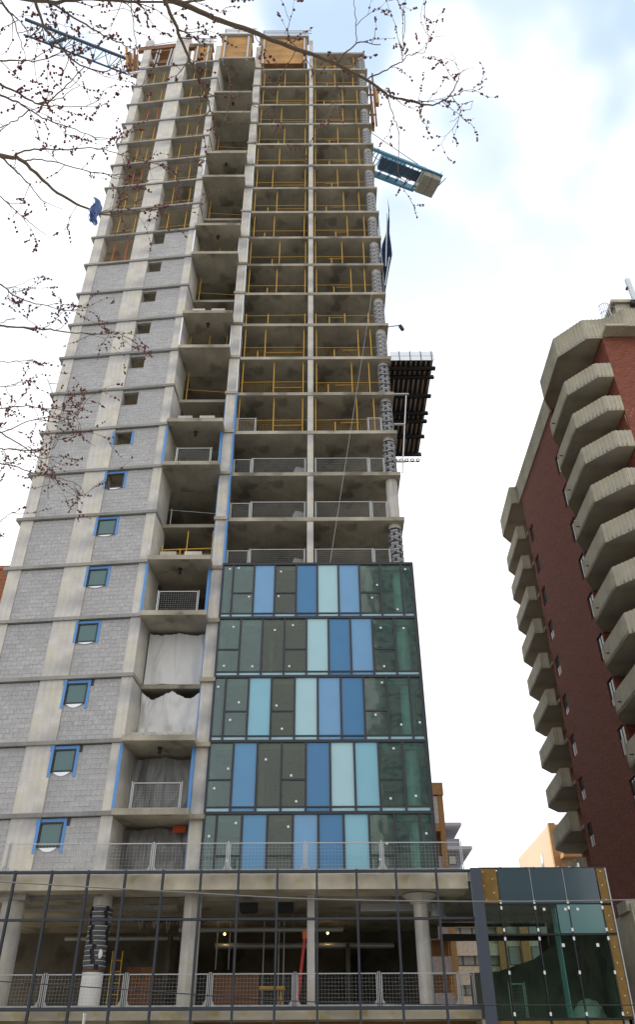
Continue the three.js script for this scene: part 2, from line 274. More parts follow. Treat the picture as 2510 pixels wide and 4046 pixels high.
// small windows: glazed up to the sixth block storey, blue membrane round the lower ones
for (let k = 0; k <= 12; k++) {
  const { s0, s1, top, bot } = WIN, y0 = F(k) + bot, y1 = F(k) + top;
  if (k > 7) { mesh('window_reveal', [lw(s0 - 0.002, s0 + 0.03, y0, y1, -0.22, -0.06), lw(s1 - 0.03, s1 + 0.002, y0, y1, -0.22, -0.06)], mat.mortar, tower); continue; }
  const w = 0.11, e = k < 3 ? 0.16 : 0.12;
  const win = k < 7 ? mesh('window', [lw(s0, s1, y0, y0 + 0.07, -0.12, -0.02), lw(s0, s1, y1 - 0.06, y1, -0.12, -0.02), lw(s0, s0 + 0.06, y0 + 0.071, y1 - 0.061, -0.12, -0.02), lw(s1 - 0.06, s1, y0 + 0.071, y1 - 0.061, -0.12, -0.02)], mat.frameDark, tower)
    : mesh('window', [lw(s0, s1, y0, y0 + 0.03, -0.2, -0.06), lw(s0, s1, y1 - 0.03, y1, -0.2, -0.06)], mat.mortar, tower);
  if (k < 6) mesh('pane', [lw(s0 + 0.06, s1 - 0.06, y0 + 0.07, y1 - 0.06, -0.075, -0.065)], mat.glassPunch ??= MP([0.05, 0.13, 0.13], { roughness: 0.05, ior: 1.6 }), win);
  const mem = [lw(s0 - w, s0 - 0.002, y0 - (k < 3 ? 0.2 : 0.02), y1 + (k < 7 ? w : 0), 0.014, 0.026), lw(s1 + 0.002, s1 + w, y0 - (k < 3 ? 0.2 : 0.02), y1 + (k < 7 ? w : 0), -0.04, -0.026)];
  if (k < 7) mem.push(lw(s0, s1, y1 + 0.002, y1 + w, -0.04, -0.03));
  if (k < 3) mem.push(lw(s0 - e, s0 - w - 0.004, y1 - 0.1, F(k + 1) - 0.21, 0.014, 0.022));
  mesh('blue_membrane', mem, mat.membrane, win);
  if (k < 3) mesh('grey_patch', [lw(s1 + w + 0.004, s1 + w + 0.13, y1 - 0.15, F(k + 1) - 0.21, -0.04, -0.03)], mat.steelDark, win);
  if (k < 7) { const hh = k < 3 ? 0.15 : 0.08, sh = new THREE.Shape(); sh.moveTo(-0.34, 0); sh.lineTo(0.34, 0); sh.quadraticCurveTo(0, -2 * hh, -0.34, 0); mesh('sill_flap', [new THREE.ExtrudeGeometry(sh, { depth: 0.012, bevelEnabled: false }).translate((s0 + s1) / 2, y0 - 0.004, -0.035).applyMatrix4(LWM)], mat.foil, win); }
}
// membrane and foil strips on the edges of the recess
for (let k = 0; k <= 8; k++) {
  const out = k % 3 === 1, y0 = F(k) + 0.02, y1 = F(k + 1) - 0.22;
  for (const g of out ? [lw(SW - 0.10, SW + 0.018, y0 - 0.2, y1, 0.014, 0.03), bx(-4.98, -4.865, y0 - 0.25, y1 + 0.25, -31.02, -30.9)] : [bx(-7.78, -7.55, y0, y1, -31.75, -31.6), bx(-4.93, -4.865, y0, y1, -31.75, -31.25)]) mesh('blue_strip', [g], mat.membrane, tower);
  mesh('blue_strip', [bx(-4.357, -4.27, y0 - 0.2, y1 + 0.19, -31.2, -30.98)], mat.membrane, tower);
}
for (const k of [10, 13, 16]) for (const g of [lw(SW - 0.06, SW + 0.02, F(k), F(k + 1) - 0.22, 0.014, 0.03), bx(-4.93, -4.87, F(k), F(k + 1) - 0.22, -31.1, -31.0)]) mesh('foil_strip', [g], mat.foil, tower);
for (const [a, b] of [[9, 12], [15, 18], [12, 15]]) mesh('foil_strip', [bx(-4.355, -4.31, F(a), F(b) - 0.22, -31.11, -31.04)], mat.foil, tower);

// curtain wall of the five lowest tower storeys
const X0 = -4.30, X1 = 4.25, MOD = (X1 - X0) / 9;
const rows = { 0: 'gTQDPSLTGg', 1: 'TQEDSCLTG', 2: 'gTLDCPSTGg', 3: 'TGEDCSPTG', 4: 'gTPDSCPTGg' };
const ZG = -30.96;
for (let k = 0; k < 5; k++) {
  const y0 = F(k) + 0.02, ya = y0 + 0.06, yb = ya + 0.13, yc = yb + 0.06, y1 = F(k + 1) + 0.02;
  let x = X0; const xs = [];
  [...rows[k]].forEach((c, i) => {
    const w = c === 'g' ? MOD / 2 : MOD, a = x + 0.045, b = x + w - 0.045, type = 'SPCLQ'.includes(c) ? c : 'DE'.includes(c) ? 'O' : 'G'; xs.push(x);
    const glassy = type === 'G' || type === 'O', m = panelMat[type];
    const pane = (yA, yB) => {
      const p = mesh(glassy ? 'glass_pane' : 'spandrel_panel', [bx(a - 0.01, b + 0.01, yA, yB, ZG - 0.012, ZG)], m, tower);
      if (glassy) { const sx = lerp(a + 0.1, b - 0.1, R()), sy = lerp(yA + 0.12, yB - 0.12, R() < 0.5 ? rr(0, 0.25) : rr(0.7, 1)); const s = bx(-0.04, 0.04, -0.04, 0.04, 0, 0.004); if (R() < 0.25) s.rotateZ(0.7); mesh('sticker', [s.translate(sx, sy, ZG + 0.002)], mat.white, p); }
    };
    if (c === 'T' || c === 'D') { const ym = lerp(yc, y1, 0.40); pane(yc, ym - 0.02); pane(ym + 0.02, y1 - 0.05); mesh('transom', [bx(a, b, ym - 0.03, ym + 0.03, ZG - 0.06, ZG + 0.03)], mat.frameDark, tower); }
    else pane(yc, y1 - 0.05);
    mesh('sill_panel', [bx(a - 0.01, b + 0.01, ya, yb, ZG - 0.012, ZG)], glassy ? panelMat.C : panelMat[type], tower);
    x += w;
  });
  for (const q of [...xs, X1]) mesh('mullion', [bx(q - 0.042, q + 0.042, ya, y1 - 0.051, ZG - 0.12, ZG + 0.05)], mat.frameDark, tower);
  mesh('transom', [bx(X0 - 0.04, X1 + 0.05, y0 - 0.05, y0 + 0.058, ZG - 0.12, ZG + 0.065)], mat.frameDark, tower);
  mesh('transom', [bx(X0, X1, yb + 0.002, yc - 0.002, ZG - 0.11, ZG + 0.04)], mat.frameDark, tower);
  mesh('side_glazing', [bx(X1 - 0.01, X1 + 0.01, y0 - 0.04, k === 4 ? y1 + 0.02 : y1 - 0.045, -60, -30.97)], mat.glassDark, tower);
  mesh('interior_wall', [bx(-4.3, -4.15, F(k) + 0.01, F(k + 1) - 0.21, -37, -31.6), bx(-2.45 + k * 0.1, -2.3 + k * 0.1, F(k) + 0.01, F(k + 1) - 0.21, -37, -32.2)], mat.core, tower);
}
mesh('transom', [bx(X0 - 0.04, X1 + 0.05, F(5) - 0.03, F(5) + 0.078, ZG - 0.12, ZG + 0.065)], mat.frameDark, tower);
mesh('corner_trim', [bx(X1 + 0.05, X1 + 0.09, F(0), F(5) + 0.07, -31.1, ZG + 0.06)], mat.frameDark, tower);

// ---------- guard panels, guardrails and loose things on the tower ----------
function wires(x0, x1, y0, y1, z, gap, r) { const g = []; const nx = Math.max(2, Math.round((x1 - x0) / gap)), ny = Math.max(2, Math.round((y1 - y0) / gap)); for (let i = 1; i < nx; i++) { const x = lerp(x0, x1, i / nx); g.push(bx(x - r, x + r, y0, y1, z - r, z + r)); } for (let j = 1; j < ny; j++) { const y = lerp(y0, y1, j / ny); g.push(bx(x0, x1, y - r, y + r, z - r * 3, z - r)); } return g; }
function guardPanel(label, group, x0, x1, y, z, h = 1.0, o = {}) {
  const t = thing('guard_panel', label, 'guard panel', [(x0 + x1) / 2, y, z], group), m = o.mat ?? mat.galv, w = 0.016;
  mesh('frame', [bx(x0, x1, y + h - 2 * w, y + h, z - w, z + w), bx(x0, x1, y + 0.04, y + 0.04 + 2 * w, z - w, z + w), bx(x0, x0 + 2 * w, y + 0.085, y + h - 0.045, z - w, z + w), bx(x1 - 2 * w, x1, y + 0.085, y + h - 0.045, z - w, z + w)], m, t);
  mesh('wire_mesh', wires(x0 + 0.03, x1 - 0.03, y + 0.08, y + h - 0.04, z - 0.005, o.gap ?? 0.10, o.r ?? 0.0018), o.wire ?? m, t);
  for (const x of [x0 - 0.04, x1 + 0.04]) mesh('post', [rod([x, y, z], [x, y + h + 0.04, z], 0.018, 8)], m, t);
  if (o.toe) { mesh('toe_board', [bx(x0, x1, y + 0.002, y + o.toe, z + 0.024, z + 0.05)], mat.galvPale, t); for (const s of [-1, 1]) { const x = s < 0 ? x0 + 0.03 : x1 - 0.03; mesh('gusset', [new THREE.ExtrudeGeometry(new THREE.Shape([new THREE.Vector2(0, 0), new THREE.Vector2(-s * 0.09, 0), new THREE.Vector2(0, 0.16)]), { depth: 0.01, bevelEnabled: false }).translate(x, y + o.toe, z + 0.03)], mat.galvPale, t); } }
  if (o.text) { const c = document.createElement('canvas'); c.width = 512; c.height = 48; const q = c.getContext('2d'); q.fillStyle = '#b9bcbb'; q.fillRect(0, 0, 512, 48); q.fillStyle = '#b8404a'; q.font = 'bold 34px sans-serif'; q.textAlign = 'center'; q.fillText(o.text, 256, 36); const tx = new THREE.CanvasTexture(c); tx.colorSpace = THREE.SRGBColorSpace; const pg = new THREE.PlaneGeometry(1.35, 0.1).translate((x0 + x1) / 2 + 0.1, y + o.toe * 0.5, z + 0.054); mesh('lettering', [pg], M([1, 1, 1], { map: tx, roughness: 0.7 }), t); }
  return t;
}
// mesh panels on the three lowest open storeys
for (let k = 5; k <= 7; k++) {
  const n = ordinal(k - 4), y = F(k) + 0.005, z = -31.28, xl = -3.2 + (k - 6) * -0.06;
  guardPanel(`short galvanised mesh panel beside blue strip, ${n} open storey above glazing`, 'mesh panels on open storeys', -4.2, xl - 0.1, y, z, 0.98);
  guardPanel(`long galvanised mesh panel left of centre column, ${n} open storey above glazing`, 'mesh panels on open storeys', xl, -0.62, y, z, 1.05);
  guardPanel(`long galvanised mesh panel right of centre column, ${n} open storey above glazing`, 'mesh panels on open storeys', -0.08, 2.55, y, z, 1.05);
  guardPanel(`short galvanised mesh panel beside corner column, ${n} open storey above glazing`, 'mesh panels on open storeys', 2.65, 3.35, y, z, 1.03);
  tag(mesh('plastic_sheet', [new THREE.PlaneGeometry(0.5, 0.8, 6, 8).rotateX(-0.3)].map((g) => { const p = g.attributes.position; for (let i = 0; i < p.count; i++) p.setZ(i, p.getZ(i) + rr(-0.05, 0.05)); return g.rotateZ(-0.25).translate(-0.95, y + 0.42, -31.6); }), mat.film), `crumpled clear plastic behind mesh panel, ${n} open storey above glazing`, 'plastic sheet', 'plastic scraps on open storeys');
}
function guardrail(label, group, parts) {   // parts: {posts:[[p, h]], rails:[[a, b]], mesh}
  const p0 = parts.posts[0][0], t = thing('guardrail', label, 'guardrail', p0, group), m = parts.mat ?? mat.yellow;
  for (const [p, h] of parts.posts) mesh('post', [rod(p, [p[0], p[1] + h, p[2]], 0.029, 6)], m, t);
  for (const [a, b, r] of parts.rails) mesh('rail', [rod(a, b, r ?? 0.017, 5)], m, t);
  if (parts.mesh) mesh('wire_mesh', parts.mesh, m, t);
  return t;
}
for (let k = 8; k <= TOP; k++) {
  const y = F(k) + 0.005, z = -31.34, h = 2.535 - (k === TOP ? 0.05 : 0), n = ordinal(k - 4), j = () => rr(-0.22, 0.22);
  if (k < TOP) {
    const xs = [-4.1, lerp(-3.1, -2.2, R()), -0.72].map((x) => x + j() * 0.3), ph = k === 11 ? 1.1 : h;
    guardrail(`yellow guardrail left of the centre column, ${n} open storey above glazing`, 'yellow guardrails left of the centre column', {
      posts: xs.map((x) => [[x, y, z], ph]).concat(R() < 0.6 ? [[[xs[1] - rr(0.35, 0.6), y, z], 0.72]] : []), rails: [[[-4.2, y + 1.02 + j() * 0.2, z - 0.04], [-0.55, y + 1.02 + j() * 0.2, z - 0.04]], ...(R() < 0.4 ? [[[xs[1], y + 0.55, z + 0.03], [xs[2], y + 0.57, z + 0.03]]] : [])],
      mesh: k < 11 ? wires(xs[0], xs[2], y + 0.1, y + 1, z - 0.05, 0.15, 0.0018) : null });
  }
  const xr = [-0.05, lerp(1.5, 2.4, R()), lerp(2.9, 3.2, R())].map((x) => x + j() * 0.2), ph = k === 11 ? 1.1 : h;
  guardrail(`yellow guardrail right of the centre column, ${n} open storey above glazing`, 'yellow guardrails right of the centre column', {
    posts: xr.map((x) => [[x, y, z], ph]).concat([[[lerp(0.6, 1.3, R()), y, z], 0.8]]), rails: [[[-0.15, y + 1.02 + j() * 0.2, z - 0.04], [3.4, y + 1.02 + j() * 0.2, z - 0.04]], [[xr[1] - 0.9, y + 0.72, z + 0.03], [xr[1] + 0.1, y + 0.74, z + 0.03]]],
    mesh: k < 11 ? wires(xr[0], xr[2], y + 0.1, y + 1, z - 0.05, 0.15, 0.0018) : null });
}
guardPanel('small galvanised mesh panel among yellow rails, left end of fourth open storey', 'mesh panels on open storeys', -4.2, -3.25, F(8) + 0.005, -31.24, 1.0);
guardPanel('small galvanised mesh panel among yellow rails, right end of fourth open storey', 'mesh panels on open storeys', 2.7, 3.35, F(8) + 0.005, -31.24, 1.0);
// left wing rails in the openings that have no blocks yet
for (let k = 13; k <= 21; k++) {
  const y = F(k) + 0.005, h = 2.535, n = ordinal(k - 12), d = -0.35;
  for (const [side, s0, s1] of [['corner', 0.7, 2.6], ['inner', 3.9, 6.05]]) {
    if (k === 13 && side === 'inner') continue;
    const a = s0 + (s1 - s0) * rr(0.25, 0.4), b = s0 + (s1 - s0) * rr(0.68, 0.85), t = rr(-0.05, 0.05);
    guardrail(`${side === 'corner' && k % 3 === 1 ? 'orange' : 'yellow'} guardrail in the ${side} bay of the left wing, ${ordinal(k - (side === 'corner' ? 12 : 13))} unblocked storey up`, `guardrails in the left wing's ${side} bay`, {
      posts: [[lwp(a, y, d), h], [lwp(b, y, d), h]], rails: [[lwp(s0, y + 1 + t, d - 0.04), lwp(s1, y + 1 - t, d - 0.04)], ...(R() < 0.25 ? [[lwp(s0, y + 0.5, d - 0.04), lwp(s1, y + 0.52, d - 0.04)]] : [])], mat: side === 'corner' && k % 3 === 1 ? mat.orangeSteel : mat.yellow });
  }
}
// recess: balcony panels, rails, blocks, timber
guardPanel('white-framed mesh panel on the lowest projecting balcony, before plastic film', 'balcony mesh panels', -7.0, -5.2, F(1) + 0.015, -30.42, 1.0);
guardPanel('white-framed mesh panel on balcony above the upper white sheet', 'balcony mesh panels', -6.95, -5.25, F(4) + 0.015, -30.4, 1.05);
guardPanel('mesh panel on balcony under the middle pair of loose blocks', 'balcony mesh panels', -6.95, -5.3, F(7) + 0.015, -30.4, 1.0);
for (const [k, lab] of [[10, 'balcony two storeys above the middle pair of blocks'], [13, 'balcony just under the lower timber stack'], [16, 'balcony just under the upper timber stack'], [19, 'balcony third below the roof forms']]) {
  const y = F(k) + 0.015;
  guardrail(`yellow guardrail on ${lab}`, 'yellow guardrails on balconies', { posts: [[[-7.3, y, -31.7], 2.4], [[-6.2, y, -31.7], 2.4], [[-5.2, y, -31.7], 2.4]], rails: [[[-7.5, y + 1, -31.74], [-4.95, y + 1, -31.74]]] });
}
for (const [k, lab] of [[6, 'above the lower pair of loose blocks'], [9, 'above the middle pair of loose blocks'], [12, 'above the upper pair of loose blocks'], [15, 'above the lower timber stack'], [18, 'above the upper timber stack']]) {
  const y = F(k) + 0.0;
  guardrail(`thin guardrail on the recessed slab ${lab}`, 'guardrails on recessed slabs', { posts: [[[-7.2, y, -31.9], 1.1 + (k > 6 ? 1.3 : 0)], [[-4.95, y, -31.9], 0.85]], rails: [[[-7.4, y + 1.08, -31.94], [-4.9, y + 0.83, -31.94], 0.016]], mat: k === 6 ? mat.galv : mat.yellow });
}
guardrail('stout yellow guard frame behind the lower pair of loose blocks', null, { posts: [[[-7.35, F(5) + 0.02, -31.6], 1.5], [[-6.5, F(5) + 0.02, -31.6], 1.3], [[-6.2, F(5) + 0.02, -31.6], 2.3], [[-5.0, F(5) + 0.02, -31.6], 2.3]], rails: [[[-7.35, F(5) + 1.25, -31.6], [-5.0, F(5) + 1.32, -31.6], 0.035]], mesh: wires(-7.3, -5.05, F(5) + 0.1, F(5) + 1.2, -31.65, 0.14, 0.004) });
for (const [k, lab] of [[5, 'lower'], [8, 'middle'], [11, 'upper']]) for (const [x, w, s] of [[-7.1, 0.72, 'left'], [-6.0, 0.76, 'right']]) tag(mesh('concrete_block', [bx(x, x + w, F(k) + 0.014, F(k) + 0.26, -30.5, -30.2), bx(x + 0.04, x + w - 0.03, F(k) + 0.26, F(k) + 0.275, -30.46, -30.24)], mat.pillar), `pale concrete block, ${s} one of the ${lab} pair on the projecting balcony`, 'block', 'loose blocks on balconies');
{ const t = thing('low_block_row', 'low row of pale blocks on balcony in front of the lower white sheet', 'block', [-6.2, F(2), -30.7]); for (let i = 0; i < 5; i++) mesh('block', [bx(-7.45 + i * 0.5, -6.97 + i * 0.5, F(2) + 0.014, F(2) + 0.34 + (i % 2) * 0.02, -31.0, -30.75)], mat.pillar, t); }
for (const [k, lab] of [[14, 'lower'], [17, 'upper']]) { const t = thing('timber_stack', `reddish timber planks stacked on balcony edge, ${lab} of the two stacks`, 'timber', [-6.3, F(k), -30.35], 'timber stacks on balconies'); for (let i = 0; i < 3; i++) mesh('plank', [bx(-7.6 + i * 0.04, -5.1 - i * 0.12, F(k) + 0.014 + i * 0.085, F(k) + 0.09 + i * 0.085, -30.55, -30.2 - i * 0.03)], i === 1 ? mat.ply : mat.lumber, t); }
// sheets hung across the recess
function hung(name, label, m, x0, x1, y0, y1, z, fold, sag, seed, nx = 60, ny = 44) {
  const g = new THREE.PlaneGeometry(x1 - x0, y1 - y0, nx, ny), p = g.attributes.position;
  for (let i = 0; i < p.count; i++) {
    const u = p.getX(i) / (x1 - x0) + 0.5, v = p.getY(i) / (y1 - y0) + 0.5, d = Math.abs(u - 0.52);
    const n = fbm(u * 3 + seed, v * 1.5, seed, 3), rid = Math.sin((u - 0.5) * (9 + 6 * (1 - v)) + n * 4 + seed);
    p.setZ(i, fold * (n - 0.5) * 2.6 + fold * 0.5 * rid * (1.15 - v) + fold * 0.5 * (Math.abs(fbm(u * 5 + v * 3 * (u - 0.5) + seed, v * 1.2, seed + 3, 3) - 0.5) * 4 - 0.5) + 0.10 * Math.exp(-d * 14));
    p.setY(i, p.getY(i) - sag * v * v * (Math.min(1, d * 3.2) * (1 - Math.pow(Math.abs(u - 0.5) * 2, 3))) - (v > 0.97 ? rr(0, 0.05) : 0));
  }
  g.computeVertexNormals();
  return tag(mesh(name, [g.translate((x0 + x1) / 2, (y0 + y1) / 2, z)], m), label, 'sheet');
}
hung('white_sheet', 'upper white tarpaulin hung across the recess, tucked at its lower left', mat.sheet, -7.42, -4.92, F(3) + 0.03, F(4) - 0.3, -31.75, 0.10, 0.12, 1.3);
hung('white_sheet', 'lower white tarpaulin with a peak in the middle, sagging at both sides', mat.sheet, -7.45, -4.95, F(2) + 0.33, F(3) - 0.28, -31.72, 0.16, 0.42, 4.1);
hung('clear_film', 'grey translucent film closing the balcony behind the white-framed mesh panel', mat.film, -7.5, -4.92, F(1) + 0.02, F(2) - 0.3, -31.8, 0.12, 0.1, 7.7);
hung('clear_film', 'grey translucent film closing the lowest opening of the recess', mat.film, -7.45, -4.92, F(0) + 0.02, F(1) - 0.28, -31.8, 0.12, 0.1, 9.2);
tag(mesh('orange_patch', [bx(-5.55, -5.05, F(1) - 0.5, F(1) - 0.26, -31.62, -31.58)], M([0.55, 0.09, 0.03])), 'orange plastic patch at the top of the lowest film', 'patch');

// ---------- roof of the tower: wall forms ----------
function wallForm(label, x0, x1, y0, y1, z, legs = []) {
  const t = thing('wall_form', label, 'formwork', [(x0 + x1) / 2, y0, z], 'plywood forms on the roof'), n = 3, hh = (y1 - y0) / n;
  for (let i = 0; i < n; i++) mesh('plywood_sheet', [bx(x0, x1, y0 + i * hh + 0.012, y0 + (i + 1) * hh - 0.012, z - 0.04, z)], mat.ply, t);
  mesh('backing', [bx(x0 + 0.02, x1 - 0.02, y0 + 0.02, y1 - 0.02, z - 1.2, z - 0.05)], mat.plyDark, t);
  for (const x of [x0 + 0.22, x1 - 0.3]) mesh('strongback', [bx(x, x + 0.12, y0 - 0.35, y1 - 0.3, z + 0.02, z + 0.2), bar([x + 0.06, y0 + 0.4, z + 0.11], [x + 0.06, y0 - 0.35, z - 0.2], 0.08)], mat.galv, t);
  mesh('cap_beam', [bx(x0 - 0.15, x1 + 0.12, y1 + 0.02, y1 + 0.2, z - 0.5, z + 0.22)], mat.galv, t);
  for (let i = 0; i < 4; i++) mesh('rail', [rod([x0 + 0.1, y1 + 0.45 + i * 0.25, z + 0.1], [x1 + (i % 2 ? 0.35 : 0.1), y1 + 0.45 + i * 0.25, z + 0.1], 0.035, 6)], mat.galv, t);
  for (const x of [x0 + 0.15, (x0 + x1) / 2, x1 - 0.25]) mesh('post', [bx(x, x + 0.07, y1 + 0.2, y1 + 1.3, z, z + 0.07)], mat.galv, t);
  for (const [lx, ly] of legs) mesh('foot', [bx(lx, lx + 0.14, ly, y0 + 0.02, z - 0.5, z - 0.3)], mat.plyDark, t);
  return t;
}
wallForm('widest plywood wall form on the roof, left of the top right slab', -4.5, -0.66, 68.35, 72.6, -31.0, [[-4.2, F(22) + 0.003], [-1.2, F(22) + 0.003]]);
wallForm('tallest plywood wall form on the roof, above the recess', -7.6, -5.2, F(22) + 0.02, 71.7, -30.45);
wallForm('small plywood wall form on the roof, beside the wide left wing pillar', -9.85, -8.45, F(22) + 0.01, 70.7, -30.75);
{ const t = thing('edge_form', 'rusty brown edge form with braces between the two left wing pillars on the roof', 'formwork', lwp(1.6, F(22), -0.2), 'plywood forms on the roof');
  mesh('board', [lw(-0.5, 2.62, 70.9, 71.5, -0.25, 0.02)], mat.plyBrown, t); mesh('board', [lw(0.64, 2.64, 69.0, 69.5, -0.5, -0.3)], mat.plyBrown, t); mesh('deck', [lw(0.64, 2.64, 70.6, 70.85, -2.2, -0.1)], mat.plyDark, t);
  mesh('board', [lw(3.84, 4.4, 70.4, 71.0, -0.25, 0.05)], mat.plyBrown, t);
  for (const s of [0.95, 1.2, 2.1, 2.35]) mesh('brace', [bar(lwp(s, F(22) + 0.01, -0.3), lwp(s + 0.25, 71, -0.1), 0.09)], mat.galv, t);
  mesh('rail', [rod(lwp(0.7, 71.7, 0), lwp(3.9, 71.9, 0), 0.03)], mat.galv, t); }
{ const t = thing('splintered_boards', 'bundle of splintered brown boards jutting from the top left corner', 'boards', lwp(-0.2, F(22), 0));
  for (let i = 0; i < 7; i++) mesh('board', [bar(lwp(-0.25 - i * 0.12, F(22) - 0.3 + i * 0.1, -0.6 + i * 0.1), lwp(-0.65 - i * 0.14, 71 + rr(-0.4, 0.8), -0.3 + i * 0.08), 0.2, 0.05)], i % 3 ? mat.plyBrown : mat.ply, t);
  mesh('bracket', [bar(lwp(-0.9, F(22) - 0.55, 0), lwp(0.3, F(22) - 0.4, 0), 0.12), bar(lwp(-0.8, F(22) - 0.5, 0), lwp(-0.2, F(22) - 1.6, 0), 0.08)], mat.foil, t); }
{ const t = thing('side_form', 'brown boards and posts fixed up the top right side', 'formwork', [4.5, F(20), -31.8]);
  for (const [x, y0, y1, w] of [[4.28, 60.8, 67.2, 0.16], [4.55, 60.5, 68.4, 0.12]]) mesh('post', [bx(x, x + w, y0, y1, -32, -31.8)], mat.plyBrown, t);
  mesh('board', [bx(4.7, 4.95, 63.6, 66.2, -32.1, -31.75)], mat.ply, t); mesh('board', [bx(4.3, 4.5, 60.9, 64.4, -32.6, -32.05)], mat.ply, t);
  mesh('bracket', [bx(4.0, 4.7, 62.0, 62.14, -31.95, -31.85), bx(4.0, 4.7, 65.0, 65.14, -31.95, -31.85)], mat.plyDark, t); }
// fly-form table rolled out of the right side
{ const y = F(10) - 0.25, t = thing('fly_form_table', 'dark form table with joists, rolled out of the right side above the corner', 'formwork', [5.4, y, -35]);
  const x0 = 4.02, x1 = 6.55, z0 = -39.6, z1 = -31.15;
  mesh('deck', [bx(x0, x1, y + 0.3, y + 0.34, z0, z1)], M([0.10, 0.06, 0.05], { map: tPly }), t);
  for (let i = 0; i < 9; i++) { const x = lerp(x0 + 0.15, x1 - 0.12, i / 8); mesh('joist', [bx(x - 0.035, x + 0.035, y + 0.14, y + 0.298, z0, z1)], i % 3 === 1 ? mat.lumber : mat.duct, t); }
  for (const [z, w] of [[-31.7, 0.25], [-32.4, 0.2], [-33.9, 0.3], [-35.4, 0.22], [-36.1, 0.25], [-37.5, 0.25], [-39.3, 0.12]]) mesh('beam', [bx(x0, x1 + 0.12, y - 0.16, y + 0.138, z - w / 2, z - w / 2 + 0.06), bx(x0, x1 + 0.12, y - 0.16, y - 0.12, z - w / 2, z + w / 2)], mat.black, t);
  mesh('fascia', [bx(x0 + 0.1, x1, y + 0.3, y + 0.62, z1 + 0.01, z1 + 0.03), bx(x0 + 0.1, x1, y - 0.05, y + 0.27, z1 + 0.01, z1 + 0.03)], mat.foil, t);
  for (let i = 0; i < 4; i++) mesh('strap', [bx(4.6 + i * 0.6, 4.64 + i * 0.6, y - 0.06, y + 0.66, z1 + 0.031, z1 + 0.05)], mat.black, t);
  for (let i = 0; i < 7; i++) mesh('roller', [new THREE.TorusGeometry(0.10, 0.035, 6, 14).translate(4.3 + i * 0.36, y - 0.27, z0 + 0.02)], mat.black, t);
  mesh('beam', [bx(x0, x1, y - 0.44, y - 0.4, z0, z0 + 0.05)], mat.black, t); }
{ const t = thing('outrigger_pole', 'grey outrigger pole with pale arms at the right edge below the form table', 'pole', [4.3, F(7), -31.2]);
  mesh('pole', [bar([4.25, F(7) + 0.01, -31.2], [4.8, F(9) - 0.2, -31.2], 0.06)], mat.duct, t);
  for (const [y, a, b] of [[F(9) - 0.08, 4.16, 4.95], [F(8) + 0.5, 4.02, 4.6], [F(7) + 0.75, 4.02, 4.45]]) mesh('arm', [bx(a, b, y - 0.04, y + 0.04, -31.25, -31.15)], mat.galvPale, t); }
{ const t = thing('bracket_lamp', 'small dark lamp hanging from a bracket at the right edge above the form table', 'lamp', [4.3, F(11), -31.3]); mesh('arm', [bar([4.1, F(11) - 0.15, -31.25], [4.85, F(11) - 0.02, -31.25], 0.05)], mat.galv, t); mesh('housing', [bar([4.83, F(11) - 0.05, -31.25], [4.98, F(11) - 0.42, -31.25], 0.16)], mat.black, t); }
{ const t = thing('corner_prop', 'leaning prop with a short rail at the left corner, halfway up', 'prop', lwp(-0.1, F(9), 0)); mesh('post', [bar(lwp(-0.1, F(9), 0), lwp(-0.62, F(9) + 1.15, 0), 0.06)], mat.galv, t); mesh('rail', [rod(lwp(-0.45, F(9) + 0.8, 0), lwp(0.02, F(9) + 0.8, -0.1), 0.03)], mat.galv, t); }
{ // blue tarpaulin flapping from the right side
  const g = new THREE.BufferGeometry(), prof = [[49.4, 4.95, 4.9], [48.2, 4.4, 4.92], [46.6, 4.3, 4.8], [45, 4.3, 4.78], [43.9, 4.22, 4.75], [42.6, 4.2, 4.5], [41.2, 4.18, 4.24]], P = [], I = []; const nx = 8;
  prof.forEach(([y, a, b], j) => { for (let i = 0; i <= nx; i++) { const u = i / nx; P.push(lerp(a, b, u) + 0.03 * Math.sin(i * 2 + j), y + 0.9 * (u > 0.9 ? 1 : 0) * (j === 0 ? 1.6 : 0.1), -31.5 - 3.0 * (1 - u) - 0.25 * Math.sin(i * 1.7 + j * 0.9)); } });
  for (let j = 0; j + 1 < prof.length; j++) for (let i = 0; i < nx; i++) { const a = j * (nx + 1) + i, b = a + nx + 1; I.push(a, b, a + 1, a + 1, b, b + 1); }
  g.setAttribute('position', new THREE.Float32BufferAttribute(P, 3)); g.setAttribute('uv', new THREE.Float32BufferAttribute(P.flatMap((v, i) => i % 3 < 2 ? [v] : []), 2)); g.setIndex(I); g.computeVertexNormals();
  const t = thing('blue_tarpaulin', 'dark blue tarpaulin with a pointed top hanging off the right side', 'tarpaulin', [4.4, 41.2, -32]);
  mesh('sheet', [g], M([0.03, 0.07, 0.20], { roughness: 0.6, side: THREE.DoubleSide }), t);
  mesh('batten', [bar([4.35, 43.2, -31.55], [4.72, 48.6, -31.45], 0.07)], mat.galv, t); mesh('batten', [bar([4.2, 41.3, -31.5], [4.6, 43.9, -31.4], 0.07)], mat.galv, t); mesh('post', [bx(4.16, 4.24, 41.0, 49.0, -32.2, -32.1)], mat.galv, t); }
tag(mesh('hoist_cable', [rod([0.55, F(5) + 0.02, -30.98], [3.35, F(12), -30.98], 0.008, 5)], mat.duct), 'thin steel cable running slantwise across the open storeys', 'cable');

